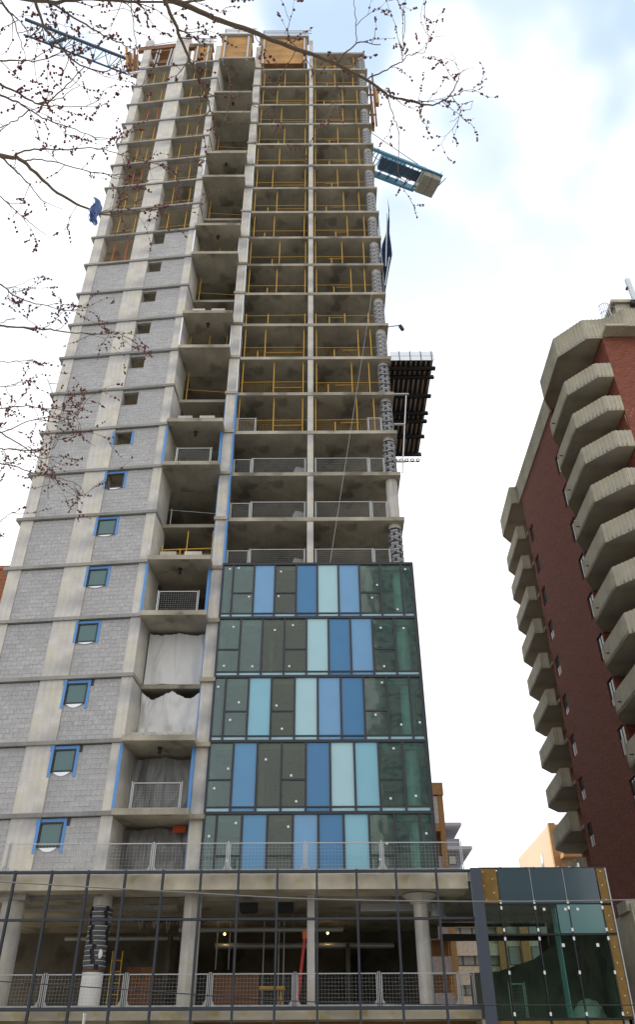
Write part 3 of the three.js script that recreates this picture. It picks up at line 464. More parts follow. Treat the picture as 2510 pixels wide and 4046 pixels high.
// ---------- podium in front of the tower ----------
const podium = thing('podium', 'two-storey concrete podium with bare dark steel glazing frame and round columns', 'podium', [-5.5, 0, -36]);
const PX0 = -17, PX1 = 5.12, PF = 3.62, PR = 7.58;
mesh('roof_slab', [bx(PX0, PX1, 7.09, PR, -31, -29.72), bx(PX0, PX1, 7.2, PR - 0.01, -46, -31.001)], mat.edge, podium);
mesh('roof_beam', [bx(PX0, -5.2, 6.86, 7.199, -32.6, -31.9), bx(-5.199, PX1, 6.98, 7.199, -33.2, -32.5)], mat.concrete, podium);
mesh('floor_slab', [bx(PX0, PX1, PF - 0.30, PF, -46, -29.72)], mat.edge, podium);
mesh('ground_wall', [bx(PX0, -4.1, 0, PF - 0.301, -30.6, -30.3)], mat.edge, podium);
mesh('ground_beam', [bx(-4.099, PX1, 2.6, PF - 0.302, -31.2, -30.9)], mat.plyDark, podium);
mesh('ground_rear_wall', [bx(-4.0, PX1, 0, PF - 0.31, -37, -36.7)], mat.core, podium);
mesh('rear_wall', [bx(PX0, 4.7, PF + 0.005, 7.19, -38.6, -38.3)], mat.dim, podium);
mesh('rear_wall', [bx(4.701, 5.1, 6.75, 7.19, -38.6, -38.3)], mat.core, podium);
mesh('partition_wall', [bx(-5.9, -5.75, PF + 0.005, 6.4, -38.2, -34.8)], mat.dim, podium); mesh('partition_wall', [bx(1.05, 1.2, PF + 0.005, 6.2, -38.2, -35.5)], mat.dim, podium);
mesh('column', [cyl(-10.7, -30.7, 0.40, PF + 0.002, 6.9), bx(-11.2, -10.2, 6.9, 7.085, -31.0, -30.2)], mat.pillar, podium);
mesh('column', [cyl(-4.43, -30.75, 0.31, PF + 0.002, 7.085)], mat.pillar, podium);
mesh('column', [bx(-0.42, -0.16, PF + 0.002, 7.085, -30.9, -30.65)], mat.pillar, podium);
mesh('column', [cyl(3.55, -30.75, 0.25, PF + 0.002, 7.085), cyl(3.55, -30.75, 0.25, 6.75, 7.06, 24, 0.62)], mat.pillar, podium);
const wc = mesh('column', [cyl(-7.6, -30.7, 0.325, PF + 0.002, 7.085)], mat.pillar, podium);
mesh('white_base', [cyl(-7.6, -30.7, 0.35, PF + 0.004, 4.75)], mat.white, wc);
{ const padDark = M([0.10, 0.102, 0.11], { map: tGrain, roughness: 0.6 }), pg = padGeo(0.345, 0, 1.20, 0.115), lg = padGeo(0.352, 0.02, 1.18, 0.022); mesh('wrap_band', [cyl(-7.6, -30.7, 0.338, 4.751, 6.72)], mat.black, wc); mesh('rust_ring', [cyl(-7.6, -30.7, 0.362, 4.72, 4.78)], mat.plyBrown, wc);
  for (let j = 0; j < 13; j++) for (let q = 0; q < 4; q++) { const rot = q * Math.PI / 2 + 0.35 - j * 0.10 + (j % 4 === 0 ? 0.25 : 0); if (Math.cos(rot + 0.7) < -0.4) continue; piece('pad', pg, padDark, wc, [-7.6, 4.79 + j * 0.148, -30.7], rot); piece('pad_lip', lg, mat.padEdge, wc, [-7.6, 4.79 + j * 0.148 + 0.105, -30.7], rot); }
  mesh('white_patch', [new THREE.SphereGeometry(0.11, 12, 8).scale(0.8, 1.3, 0.2).translate(-7.38, 5.25, -30.385)], mat.white, wc); }
// steel glazing frame
const MX = [-16.7, -15.45, -14.2, -12.95, -11.7, -10.43, -9.17, -7.91, -6.64, -5.35, -4.05, -2.76, -1.43, -0.08, 1.28, 2.63, 4.01];
for (const x of MX) mesh('mullion', [bx(x - 0.035, x + 0.035, 0, 7.66, -29.52, -29.38)], mat.steelDark, podium);
for (const [y, h] of [[7.60, 0.08], [6.13, 0.07], [3.60, 0.1]]) for (let i = 0; i < MX.length; i++) { const a = MX[i] + 0.036, b = i + 1 < MX.length ? MX[i + 1] - 0.036 : 5.18; mesh('transom', [bx(a, b, y - h / 2, y + h / 2, -29.515, -29.385)], mat.steelDark, podium); }
mesh('steel_column', [bx(5.2, 5.48, 0, 7.66, -29.75, -29.3), bx(5.16, 5.52, 0, 7.66, -29.295, -29.27)], M([0.05, 0.063, 0.085], { roughness: 0.7 }), podium);
// services under the podium roof
{ const t = thing('air_duct', 'grey air duct hung under the podium roof at right', 'duct', [2.5, 6.5, -32]); mesh('duct', [bx(1.5, 4.4, 6.72, 6.97, -32.3, -31.7), cyl(4.3, -31.9, 0.3, 6.55, 6.97, 16)], mat.duct, t); mesh('hanger', [bx(1.8, 1.83, 6.96, 7.2, -31.8, -31.77), bx(3.4, 3.43, 6.96, 7.2, -31.8, -31.77)], mat.duct, t); }
{ const t = thing('pipe_run', 'long pale pipes hung under the podium roof behind the middle columns', 'pipe', [-2, 6.6, -33]);
  mesh('pipe', [tube([V(-6.4, 6.75, -33.4), V(1.2, 6.75, -33.4)], 0.07, 8)], mat.duct, t); mesh('pipe', [tube([V(-5.4, 6.5, -34.2), V(0.9, 6.5, -34.2)], 0.09, 8)], mat.galv, t); mesh('pipe', [tube([V(-10, 6.35, -35.2), V(-5.5, 6.35, -35.2)], 0.08, 8)], mat.duct, t); mesh('pipe', [tube([V(-4.2, 6.2, -36.2), V(3, 6.2, -36.2)], 0.11, 8)], mat.duct, t);
  for (const x of [-5, -3, -1, 0.7]) mesh('hanger', [rod([x, 6.5, -34.2], [x, 7.2, -34.2], 0.012, 4), rod([x, 6.75, -33.4], [x, 7.2, -33.4], 0.012, 4)], mat.duct, t); }
{ const t = thing('cable_tray', 'dark cable tray with loops under the podium roof left of the middle', 'cable tray', [-5.5, 6.4, -33.2]); mesh('tray', [bx(-6.9, -4.2, 6.62, 6.7, -33.1, -32.8)], mat.black, t); for (let i = 0; i < 14; i++) { const x = -6.7 + i * 0.17; mesh('loop', [tube([V(x, 6.62, -32.9), V(x + 0.05, 6.62 - rr(0.15, 0.45), -32.95), V(x + 0.14, 6.62, -32.9)], 0.02, 5)], i % 3 ? mat.black : mat.duct, t); } mesh('hanger', [rod([-6.5, 6.7, -33], [-6.5, 7.2, -33], 0.012, 4), rod([-4.6, 6.7, -33], [-4.6, 7.2, -33], 0.012, 4)], mat.duct, t); }
for (const [x, lab] of [[-2.85, 'left one of the pair of dark boxes'], [-1.55, 'right one of the pair of dark boxes']]) tag(mesh('ceiling_box', [bx(x, x + 0.62, 6.72, 7.195, -31.9, -31.4), bx(x + 0.05, x + 0.57, 6.68, 6.72, -31.85, -31.45)], mat.black), `black unit under the podium roof, ${lab}`, 'box', 'dark ceiling boxes');
for (const [i, x] of [-4.05, -3.55, -3.3, -2.2, -1.6, -1.4].entries()) tag(mesh('hanging_rod', [rod([x, i < 3 ? 5.3 : PF + 0.01, -35.5], [x, 7.19, -35.5], 0.022, 6)], mat.white), `thin white vertical rod in the podium, ${ordinal(i + 1)} from the left`, 'rod', 'white rods in the podium');
{ const t = thing('plywood_cabinet', 'brown plywood cabinet behind the mesh panels beside the white-based column', 'cabinet', [-6.4, PF, -33]); mesh('body', [bx(-6.95, -5.95, PF + 0.005, 5.14, -33.6, -33.0)], mat.plyBrown, t); mesh('door', [bx(-6.93, -6.47, PF + 0.05, 5.1, -32.995, -32.97), bx(-6.44, -5.97, PF + 0.05, 5.1, -32.995, -32.97)], mat.plyBrown, t); mesh('handle', [bx(-6.38, -6.33, 4.75, 4.87, -32.97, -32.93)], mat.black, t); }
tag(mesh('plywood_stack', [0, 1, 2].map((i) => bx(-3.85 + i * 0.05, -2.25 + i * 0.04, PF + 0.005, 4.95 - i * 0.03, -33.1 + i * 0.05, -33.06 + i * 0.05)), mat.plyBrown), 'brown plywood sheets standing behind the middle mesh panel', 'plywood');
{ const t = thing('trestle', 'yellow trestle table behind the mesh panel left of the red ladder', 'trestle', [-1.9, PF, -33.2]); mesh('top', [bx(-2.5, -1.25, 4.42, 4.52, -33.5, -33.0)], mat.yellow, t); for (const x of [-2.4, -1.4]) { mesh('leg', [bar([x - 0.1, PF + 0.01, -33.4], [x, 4.42, -33.3], 0.05)], mat.yellow, t); mesh('leg', [bar([x + 0.1, PF + 0.01, -33.1], [x, 4.42, -33.2], 0.05)], mat.yellow, t); } }
{ const t = thing('step_ladder', 'tall red and orange step ladder leaning beside the thin podium column', 'ladder', [-0.7, PF, -31.5]), red = M([0.45, 0.03, 0.02], { roughness: 0.5 }); const a = [-0.80, PF + 0.01, -31.45], b = [-0.50, 6.05, -31.75];
  mesh('rail', [bar(a, b, 0.09, 0.05)], red, t); mesh('rail', [bar([a[0] + 0.02, a[1], -31.9], [b[0], b[1], -31.85], 0.09, 0.05)], red, t); for (let i = 1; i < 9; i++) { const u = i / 9; mesh('rung', [bx(lerp(a[0], b[0], u) - 0.03, lerp(a[0], b[0], u) + 0.03, lerp(a[1], b[1], u), lerp(a[1], b[1], u) + 0.03, -31.86, lerp(-31.47, -31.75, u))], mat.duct, t); } mesh('cap', [bx(-0.6, -0.42, 5.85, 6.1, -31.92, -31.68)], mat.orangeSteel, t); }
{ const t = thing('yellow_scaffold', 'slim yellow rolling scaffold behind the white-based column', 'scaffold', [-7.0, PF, -33]); for (const x of [-7.45, -7.1]) mesh('upright', [rod([x, PF + 0.01, -32.6], [x, 5.6, -32.6], 0.025)], mat.yellow, t); for (let i = 0; i < 5; i++) mesh('rung', [rod([-7.45, 3.9 + i * 0.35, -32.6], [-7.1, 3.9 + i * 0.35, -32.6], 0.02)], mat.yellow, t); }
// three bare site bulbs, lit
for (const [x, y, z, lab] of [[-6.15, 6.42, -35.6, 'left'], [-3.8, 6.58, -35.8, 'middle'], [0.33, 6.6, -35.8, 'right']]) {
  const t = thing('site_bulb', `small lit bare bulb in the dark podium, the ${lab} one of three`, 'bulb', [x, y, z], 'lit bulbs in the podium'), e = M([1, 0.75, 0.4]); e.emissive.setRGB(1, 0.62, 0.2); e.emissiveIntensity = 4;
  mesh('bulb', [new THREE.SphereGeometry(0.05, 10, 8).translate(x, y, z)], e, t); mesh('cord', [rod([x, y + 0.05, z], [x, 7.19, z], 0.008, 4)], mat.black, t);
  const l = new THREE.PointLight(new THREE.Color(1, 0.7, 0.35), 0.16, 12); l.position.set(0, -0.08, 0.02); l.castShadow = true; t.add(l); l.name = 'bulb_light';
}
// guard panels along the podium floor and roof edge
const PG = [[-11.6, -9.0], [-8.85, -6.36], [-6.22, -3.63], [-3.49, -0.87], [-0.73, 1.86], [2.0, 4.48]];
PG.forEach(([a, b], i) => guardPanel(`galvanised mesh panel on the podium's upper floor, ${ordinal(i + 1)} from the left`, 'mesh panels on the podium floor', a, b, PF + 0.005, -29.86, 0.98, { toe: 0.1, gap: 0.11 }));
guardPanel('narrow mesh panel beside the thick steel post at the podium right end', 'mesh panels on the podium floor', 4.62, 5.02, PF + 0.005, -30.1, 0.95);
const RG = [[-13.4, -10.98], [-10.9, -8.5], [-8.4, -5.9], [-5.8, -3.25], [-3.15, -0.53], [-0.43, 2.16], [2.26, 5.0]];
RG.forEach(([a, b], i) => guardPanel(i === 0 ? 'galvanised mesh panel on the podium roof edge, cut by the left picture edge' : `galvanised mesh panel on the podium roof edge, ${ordinal(i)} whole one from the left`, 'mesh panels on the podium roof edge', a, b, PR + 0.004, -29.82, 1.05, { toe: 0.16, gap: 0.12, text: i === 2 || i === 4 || i === 6 ? 'SCAFFOLD SERVICE' : null }));
// glazed annex
const annex = thing('glazed_annex', 'glass-fronted annex with blue-grey upper panels and brown sheathing strips', 'annex', [7.5, 0, -33.5]);
const ZA = -29.5, AX = [5.5, 6.11, 7.24, 8.37, 9.5, 9.83];
mesh('roof', [bx(5.1, 9.8, 7.3, 7.62, -38, -29.62)], mat.concrete, annex);
mesh('floor', [bx(5.121, 9.8, 3.0, 3.3, -38, -29.62)], mat.edge, annex);
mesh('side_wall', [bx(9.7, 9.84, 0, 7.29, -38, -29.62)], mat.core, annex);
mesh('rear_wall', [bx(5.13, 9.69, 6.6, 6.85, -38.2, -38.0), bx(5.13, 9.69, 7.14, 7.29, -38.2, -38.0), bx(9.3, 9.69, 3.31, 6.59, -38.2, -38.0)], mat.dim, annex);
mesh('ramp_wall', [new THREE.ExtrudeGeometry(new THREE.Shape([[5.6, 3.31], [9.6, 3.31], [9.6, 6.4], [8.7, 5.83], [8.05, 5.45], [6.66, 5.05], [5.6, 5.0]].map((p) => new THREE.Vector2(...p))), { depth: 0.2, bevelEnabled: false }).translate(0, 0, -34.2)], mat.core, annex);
const upper = MP([0.04, 0.072, 0.09], { roughness: 0.12, clearcoat: 0.2, clearcoatRoughness: 0.04 }), teal = MP([0.10, 0.20, 0.20], { roughness: 0.14, clearcoat: 0.2, clearcoatRoughness: 0.04 });
const brownP = (x0, x1, y0, y1) => { const p = mesh('sheathing_panel', [bx(x0 + 0.012, x1 - 0.012, y0 + 0.012, y1 - 0.012, ZA - 0.04, ZA)], mat.sheathing, annex), d = []; const nx = Math.max(1, Math.round((x1 - x0) / 0.25)), ny = Math.round((y1 - y0) / 0.22); for (let i = 0; i < nx; i++) for (let j = 0; j < ny; j++) if ((i + j) % 2 === 0) d.push(cyl(0, 0, 0.018, 0, 0.006, 6).rotateX(Math.PI / 2).translate(lerp(x0, x1, (i + 0.5) / nx) + rr(-0.03, 0.03), lerp(y0, y1, (j + 0.5) / ny), ZA)); tag(mesh('screw_heads', d, mat.white, p), null, null, null, 'stuff'); };
brownP(5.5, 6.1, 6.58, 7.68); brownP(9.52, 9.82, 6.58, 7.68); brownP(9.52, 9.82, 5.68, 6.52); brownP(9.52, 9.82, 3.34, 5.62);
for (let i = 0; i < 4; i++) brownP(AX[i] + 0.03, AX[i + 1] - 0.03, 2.5, 3.26);
for (let i = 1; i < 4; i++) mesh('spandrel_panel', [bx(AX[i] + 0.012, AX[i + 1] - 0.012, 6.58, 7.68, ZA - 0.03, ZA)], upper, annex);
for (let i = 0; i < 4; i++) {
  const row2 = i === 3 ? [[AX[i], AX[i + 1], teal]] : i === 2 ? [[AX[2], 7.95, mat.glassGreen], [7.96, AX[3], teal]] : [[AX[i], AX[i + 1], mat.glassGreen]];
  for (const [a, b, m] of row2) { const p = mesh('glass_pane', [bx(a + 0.02, b - 0.01, 5.68, 6.54, ZA - 0.015, ZA)], m, annex); if (i > 1) mesh('sticker', [bx(-0.04, 0.04, -0.04, 0.04, 0, 0.004).translate(a + 0.3, 6.4, ZA + 0.002)], mat.white, p); }
  const p = mesh('glass_pane', [bx(AX[i] + 0.02, AX[i + 1] - 0.02, 3.32, 5.62, ZA - 0.015, ZA)], mat.glassGreen, annex);
  if (i > 1) mesh('sticker', [bx(-0.045, 0.045, -0.05, 0.05, 0, 0.004).translate(AX[i] + 0.75, 5.33, ZA + 0.002)], mat.white, p);
}
for (let i = 1; i < 5; i++) { const x = AX[i]; const mu = mesh('mullion', [bx(x - 0.018, x + 0.018, 2.4, 6.57, ZA - 0.1, ZA + 0.015)], mat.black, annex); for (const y of [6.62, 6.44, 5.78, 5.52, 4.55, 3.42]) mesh('clip', [bx(x - 0.03, x + 0.03, y - 0.05, y + 0.05, ZA + 0.016, ZA + 0.04)], mat.white, mu); }
for (const [y, h] of [[6.56, 0.03], [5.65, 0.05], [3.30, 0.05]]) mesh('transom', [bx(5.5, 9.85, y - h / 2, y + h / 2, ZA - 0.12, ZA - 0.02)], mat.black, annex);
mesh('joint_line', [bx(7.233, 7.247, 6.58, 7.68, ZA + 0.001, ZA + 0.006), bx(8.363, 8.377, 6.58, 7.68, ZA + 0.001, ZA + 0.006)], mat.galv, annex);
for (const x of [6.2, 7.1, 7.35, 8.2, 8.6]) mesh('coping_clip', [bx(x, x + 0.09, 7.685, 7.73, ZA - 0.1, ZA)], mat.white, annex);
mesh('coping', [bx(5.5, 9.86, 7.685, 7.715, ZA - 0.3, ZA + 0.0)], mat.steelDark, annex);
mesh('edge_trim', [bx(9.832, 9.87, 2.4, 7.684, ZA - 0.1, ZA + 0.01)], mat.galv, annex);
mesh('glass_fin', [bx(7.95, 7.965, 3.31, 6.5, -30.2, -29.6)], panelMat.C, annex);
{ const t = thing('crumpled_tarp', 'crumpled pale tarp inside the annex behind the lower right glass', 'tarp', [8.9, 3.3, -31]), g = new THREE.IcosahedronGeometry(0.55, 4), p = g.attributes.position; for (let i = 0; i < p.count; i++) { const f = 0.7 + 0.6 * fbm(p.getX(i) * 3 + 4, p.getY(i) * 3 + 4, p.getZ(i) * 3 + 4, 3); p.setXYZ(i, p.getX(i) * f, Math.max(-0.02, p.getY(i) * f * 1.1), p.getZ(i) * f); } g.computeVertexNormals(); mesh('sheet', [g.translate(8.9, 3.33, -31)], mat.sheet, t); }
{ const t = thing('roof_prop', 'thin prop with a slanting rail on the annex roof, right end', 'prop', [9.4, 7.62, -31]); mesh('post', [bx(9.37, 9.43, 7.62, 8.15, -31, -30.94)], mat.white, t); mesh('rail', [bar([9.4, 8.1, -30.97], [8.9, 7.64, -30.97], 0.03)], mat.galv, t); }
guardPanel('mesh panel inside the annex behind the lower left glass', null, 6.3, 6.75, 3.305, -30.6, 1.05);
// overhead street wires and the thin pole
const sagWire = (pts, r) => { const c = new THREE.CatmullRomCurve3(pts.map((p) => V(...p))); return tube(c.getPoints(40), r, 5); };
tag(mesh('street_wire', [sagWire([[-16, 6.7, -24], [-8.88, 6.26, -24], [-4.18, 5.99, -24], [-0.05, 5.78, -24], [6.21, 5.70, -24], [14, 5.85, -24]], 0.018)], M([0.16, 0.16, 0.16], { roughness: 0.4 })), 'upper overhead wire crossing in front of the podium roof edge', 'wire', 'overhead street wires');
tag(mesh('street_wire', [sagWire([[-14, 4.05, -22], [-7.64, 3.67, -22], [-4.6, 3.49, -22], [-0.05, 3.22, -22], [7.41, 3.13, -22], [14, 3.2, -22]], 0.012)], mat.black), 'lower thin overhead wire crossing at the podium floor', 'wire', 'overhead street wires');
{ const t = thing('sign_post', 'thin galvanised post at the kerb below the podium', 'post', [-6.0, 0, -24]); mesh('post', [cyl(-6.0, -24, 0.035, 0, 3.1, 10)], mat.galv, t); mesh('cap', [cyl(-6.0, -24, 0.045, 3.1, 3.14, 10)], mat.galv, t); }

// ---------- brick apartment tower on the right ----------
const brick = thing('brick_tower', 'dark red brick apartment tower with ribbed concrete corner balconies', 'tower', [22, 0, -44]);
mesh('wall', [plan([[16.52, -41.4], [18.1, -41.4], [18.1, -34.62], [34, -34.62], [34, -58.4], [18.1, -58.4], [18.1, -51.4], [16.52, -51.4]], 0, 41.0)].map((g) => { // metres as uv
  const p = g.attributes.position, n = g.attributes.normal, u = g.attributes.uv; for (let i = 0; i < p.count; i++) u.setXY(i, Math.abs(n.getX(i)) > 0.5 ? p.getZ(i) : p.getX(i), Math.abs(n.getY(i)) > 0.5 ? p.getZ(i) : p.getY(i)); return g; }), mat.brickShade, brick);
function ribbed(pts, y0, y1, th, smooth = [], rib = 0.115, dep = 0.035) {   // wall along an outline of [x, z]; ribs stand out on its left-hand side
  const out = [], inn = []; const dir = (a, b) => { const l = Math.hypot(b[0] - a[0], b[1] - a[1]); return [(b[0] - a[0]) / l, (b[1] - a[1]) / l, l]; };
  const g = [];
  for (let i = 0; i + 1 < pts.length; i++) {
    const a = pts[i], b = pts[i + 1], [dx, dz, L] = dir(a, b), nx = -dz, nz = dx, n = smooth.includes(i) ? 0 : Math.round(L / (rib * 2));
    const face = [[a[0] - nx * th, a[1] - nz * th], [a[0], a[1]]];
    for (let k = 0; k < n; k++) { const s = (k + 0.25) / n * L, e = (k + 0.75) / n * L, c = 0.018; face.push([a[0] + dx * s, a[1] + dz * s], [a[0] + dx * (s + c) + nx * dep, a[1] + dz * (s + c) + nz * dep], [a[0] + dx * (e - c) + nx * dep, a[1] + dz * (e - c) + nz * dep], [a[0] + dx * e, a[1] + dz * e]); }
    face.push([b[0], b[1]], [b[0] - nx * th, b[1] - nz * th]);
    g.push(plan(THREE.ShapeUtils.area(face.map(([x, z]) => new THREE.Vector2(x, -z))) < 0 ? face.reverse() : face, y0, y1));
  }
  return g;
}
// outlines run from the far end along the street side towards the viewer, outer side to their left
const NEAR = [[16.38, -41.3], [15.65, -40.12], [15.63, -36.2], [17.1, -34.6], [18.08, -34.55]], FAR = [[16.95, -58.2], [15.95, -57.0], [15.78, -52.2], [16.38, -52.15]];
for (let j = 0; j < 14; j++) {
  const top = 37.67 - 2.747 * j, bot = top - 1.19; if (bot < 0.3) break;
  for (const [o, sm2] of [[NEAR, [0, 1]], [FAR, [0, 1]]]) {
    const near = o === NEAR, poly = near ? [[16.39, -41.3], ...NEAR.slice(1), [18.09, -41.3]] : [[18.09, -58.2], ...FAR.slice(0, 3), [16.38, -52.15], [16.38, -51.42], [18.09, -51.42]];
    const slab = mesh('balcony', [plan(THREE.ShapeUtils.area(poly.map(([x, z]) => new THREE.Vector2(x, -z))) < 0 ? [...poly].reverse() : poly, bot + 0.004, bot + 0.2)], mat.precast, brick);
    mesh('parapet', ribbed(o, bot, top, 0.09, sm2), mat.precast, slab);
    if (near) mesh('spout', [bx(15.45, 15.68, bot + 0.38, bot + 0.43, -39.2, -39.15)], mat.black, slab);
  }
}
mesh('cornice', [...ribbed([...NEAR, [18.75, -34.4], [19.45, -33.7], [24, -33.65], [34, -33.65]], 40.05, 41.65, 0.12, [0, 1]), ...ribbed([[16.3, -52.3], [16.3, -41.2]], 39.85, 41.62, 0.15, [0]), ...ribbed(FAR, 39.95, 41.6, 0.1, [0, 1])], mat.precast, brick);
for (const g of [plan([[16.39, -41.3], [18.09, -41.3], [18.09, -34.56], [17.1, -34.62], [15.66, -36.2], [15.68, -40.1]], 40.1, 40.3), plan([[18.09, -58.2], [18.09, -51.42], [16.4, -51.42], [16.4, -52.1], [15.8, -52.2], [15.97, -56.98], [16.95, -58.15]].reverse(), 40.0, 40.2), bx(18.1, 34, 40.1, 40.3, -34.6, -33.7)]) mesh('cornice_soffit', [g], mat.precast, brick);
mesh('cornice_lip', ribbed(NEAR.map(([x, z]) => [x, z]), 39.93, 40.04, 0.1, [0, 1, 2, 3]), mat.precast, brick);
{ // brick facing of the street side, with recessed window openings
  const fc = (y0, y1, z0, z1) => mesh('brick_facing', [uvbox(16.4, 16.519, y0, y1, z0, z1)], mat.brickShade, brick), cols = [[-50.9, -49.95, 1.35], [-42.6, -41.55, 1.5]];
  fc(0, 40.9, -51.4, -50.9); fc(0, 40.9, -49.95, -42.6); fc(0, 40.9, -41.55, -41.4);
  for (const [z0, z1, h] of cols) {
    let prev = 0;
    for (let j = 12; j >= 1; j--) {
      const y = 37.67 - 2.747 * j + 0.22, zm = (z0 + z1) / 2; fc(prev, y, z0, z1); prev = y + h;
      const w = mesh('window', [bx(16.46, 16.515, y, y + 0.05, z0, z1), bx(16.46, 16.515, y + h - 0.05, y + h, z0, z1), bx(16.465, 16.515, y + 0.051, y + h - 0.051, z0, z0 + 0.05), bx(16.465, 16.515, y + 0.051, y + h - 0.051, z1 - 0.05, z1), bx(16.465, 16.515, y + 0.051, y + h - 0.051, zm - 0.03, zm + 0.03)], mat.frameDark, brick);
      const hb = j < (z0 < -45 ? 4 : 7) ? 0.06 : [0.3, 0.5, 0.45, 0.62][(j * 7 + (z0 < -45 ? 2 : 3)) % 4] * h;
      for (const [a, b] of [[z0 + 0.051, zm - 0.031], [zm + 0.031, z1 - 0.051]]) { mesh('pane', [bx(16.485, 16.495, y + hb, y + h - 0.051, a, b)], mat.glassDark, w); mesh('blind', [bx(16.48, 16.5, y + 0.051, y + hb - 0.003, a, b)], mat.white, w); }
    }
    fc(prev, 40.9, z0, z1);
  }
}
mesh('penthouse', [bx(22.9, 33, 41.0, 50.2, -52, -40.4), bx(22.6, 33.2, 50.2, 50.5, -52.2, -40.2)], mat.precast, brick);
{ const a = mesh('antenna', [bx(-0.17, 0.17, 0, 2.5, -0.12, 0.12)].map((g) => g.rotateZ(0.02).translate(24.3, 50.1, -40.0)), M([0.62, 0.68, 0.70], { roughness: 0.4 }), brick); mesh('clamp', [bx(24.0, 24.2, 51.6, 51.75, -40.25, -40.0), bx(23.95, 24.5, 49.75, 50.1, -40.3, -39.95)], mat.black, a); }
{ const g = []; for (let i = 0; i < 9; i++) { const a = i / 8 * Math.PI; g.push(rod([20.65 - 0.36 * Math.cos(a), 44.4, -38 + 0.36 * Math.sin(a)], [20.65 - 0.36 * Math.cos(a), 47, -38 + 0.36 * Math.sin(a)], 0.018, 4)); } for (const y of [45.2, 46.2, 47]) { const p = []; for (let i = 0; i <= 12; i++) { const a = i / 12 * Math.PI; p.push(V(20.65 - 0.36 * Math.cos(a), y, -38 + 0.36 * Math.sin(a))); } g.push(tube(p, 0.022, 5)); g.push(rod([21, y, -38], [22.2, y, -38], 0.022, 5)); } g.push(rod([22, 45.2, -38], [22, 47, -38], 0.02, 5), rod([21.5, 41.65, -38], [21.5, 47, -38], 0.025, 5)); mesh('ladder_cage', g, mat.galv, brick); }
mesh('low_wing', [...ribbed([[12.3, -34.6], [16.2, -34.6]], 0.1, 7.45, 0.2, [], 0.14, 0.05), bx(12.2, 16.3, 7.2, 7.6, -36, -34.85), bx(12.32, 12.5, 0, 7.2, -40, -34.85)], mat.precast, brick);
tag(mesh('dry_grass', [0, 1, 2, 3, 4, 5, 6].map((i) => bar([18.2 + i * 0.05, 32.2, -34.9], [18.0 + i * 0.12, 33.4 + (i % 3) * 0.25, -34.6], 0.03, 0.02)), mat.lumber), 'dry plant stalks on the third balcony from the top, brick tower', 'plant');

// ---------- buildings further off ----------
const gridWindows = (t, x0, x1, y0, y1, z, nx, ny, m, fw = 0.6, fh = 0.6) => { for (let i = 0; i < nx; i++) for (let j = 0; j < ny; j++) { const cx = lerp(x0, x1, (i + 0.5) / nx), cy = lerp(y0, y1, (j + 0.5) / ny), w = (x1 - x0) / nx * fw / 2, h = (y1 - y0) / ny * fh / 2; const f = mesh('window', [bx(cx - w - 0.06, cx + w + 0.06, cy - h - 0.06, cy + h + 0.06, z - 0.05, z + 0.06)], mat.frameDark, t); mesh('pane', [bx(cx - w, cx + w, cy - h, cy + h, z + 0.061, z + 0.075)], m, f); } };
const paleGlass = MP([0.30, 0.37, 0.36], { roughness: 0.1, clearcoat: 1, ior: 1.7 });
const tan = M([0.60, 0.35, 0.15], { map: tGrain }), cream = M([0.82, 0.77, 0.64], { map: tGrain }), pink = M([0.58, 0.50, 0.48], { map: tGrain });
{ const t = thing('tan_block', 'tan and cream apartment block with balconies just right of the glazing', 'building', [4, 0, -82]), z = -75;
  mesh('wall', [bx(-4, 11.4, 0, 24.4, -92, z - 1.6), bx(10.95, 11.42, 0, 23.4, z - 1.59, z), bx(-4, 11.5, 23.4, 24.5, z - 1.6, z + 0.1)], tan, t); mesh('panel', [bx(9.4, 10.92, 20.9, 23.3, z - 1.2, z - 0.02)], cream, t); mesh('band', [bx(-4, 10.93, 20.2, 20.89, z - 1.55, z)], tan, t);
  for (let k = 0; k < 7; k++) mesh('balcony', [bx(-4, 10.94, 1.2 + k * 2.6, 2.5 + k * 2.6, z - 1.0, z - 0.05)], pink, t); }
{ const t = thing('grey_tower_block', 'distant blue-grey tower with overhanging slabs, seen past the podium fence end', 'building', [15, 0, -106]); mesh('wall', [bx(12, 16.6, 0, 24.6, -112, -101), bx(13, 15.6, 24.6, 27.4, -110, -102)], M([0.20, 0.22, 0.27], { map: tGrain }), t); for (const [y, x] of [[27.1, 17.2], [24.4, 18.2], [21.6, 18.0], [18.9, 17.9]]) mesh('slab', [bx(12, x, y, y + 0.35, -112, -100.2)], M([0.30, 0.31, 0.36]), t); mesh('parapet', [bx(15.2, 17.0, 24.75, 25.9, -102, -101.5)], M([0.24, 0.25, 0.30]), t); gridWindows(t, 14.2, 16.4, 14, 24.2, -100.95, 2, 6, paleGlass, 0.7, 0.5); }
{ const t = thing('orange_block', 'sunlit orange and cream block low between the annex roof and brick tower', 'building', [27, 0, -90]); mesh('wall', [plan([[23.5, -85], [30, -85], [30, -100], [23.5, -100]].map((p) => p).reverse().reverse(), 0, 23.3)], M([0.78, 0.58, 0.42], { map: tGrain }), t); mesh('pier', [bx(23.44, 24.1, 0, 23.4, -85.3, -84.8)], tan, t); mesh('slab', [bx(24.11, 30, 19.9, 20.3, -85.2, -83.6)], tan, t); mesh('balcony', [bx(24.5, 30, 17.3, 18.6, -84.9, -83.7)], mat.precast, t); gridWindows(t, 24.4, 29.8, 10, 19.6, -84.99, 3, 3, paleGlass, 0.6, 0.6); for (let k = 0; k < 5; k++) for (let i = 0; i < 2; i++) mesh('window', [bx(23.46, 23.495, 9 + k * 2.8, 10.2 + k * 2.8, -90 - i * 6, -89 - i * 6)], paleGlass, t); }
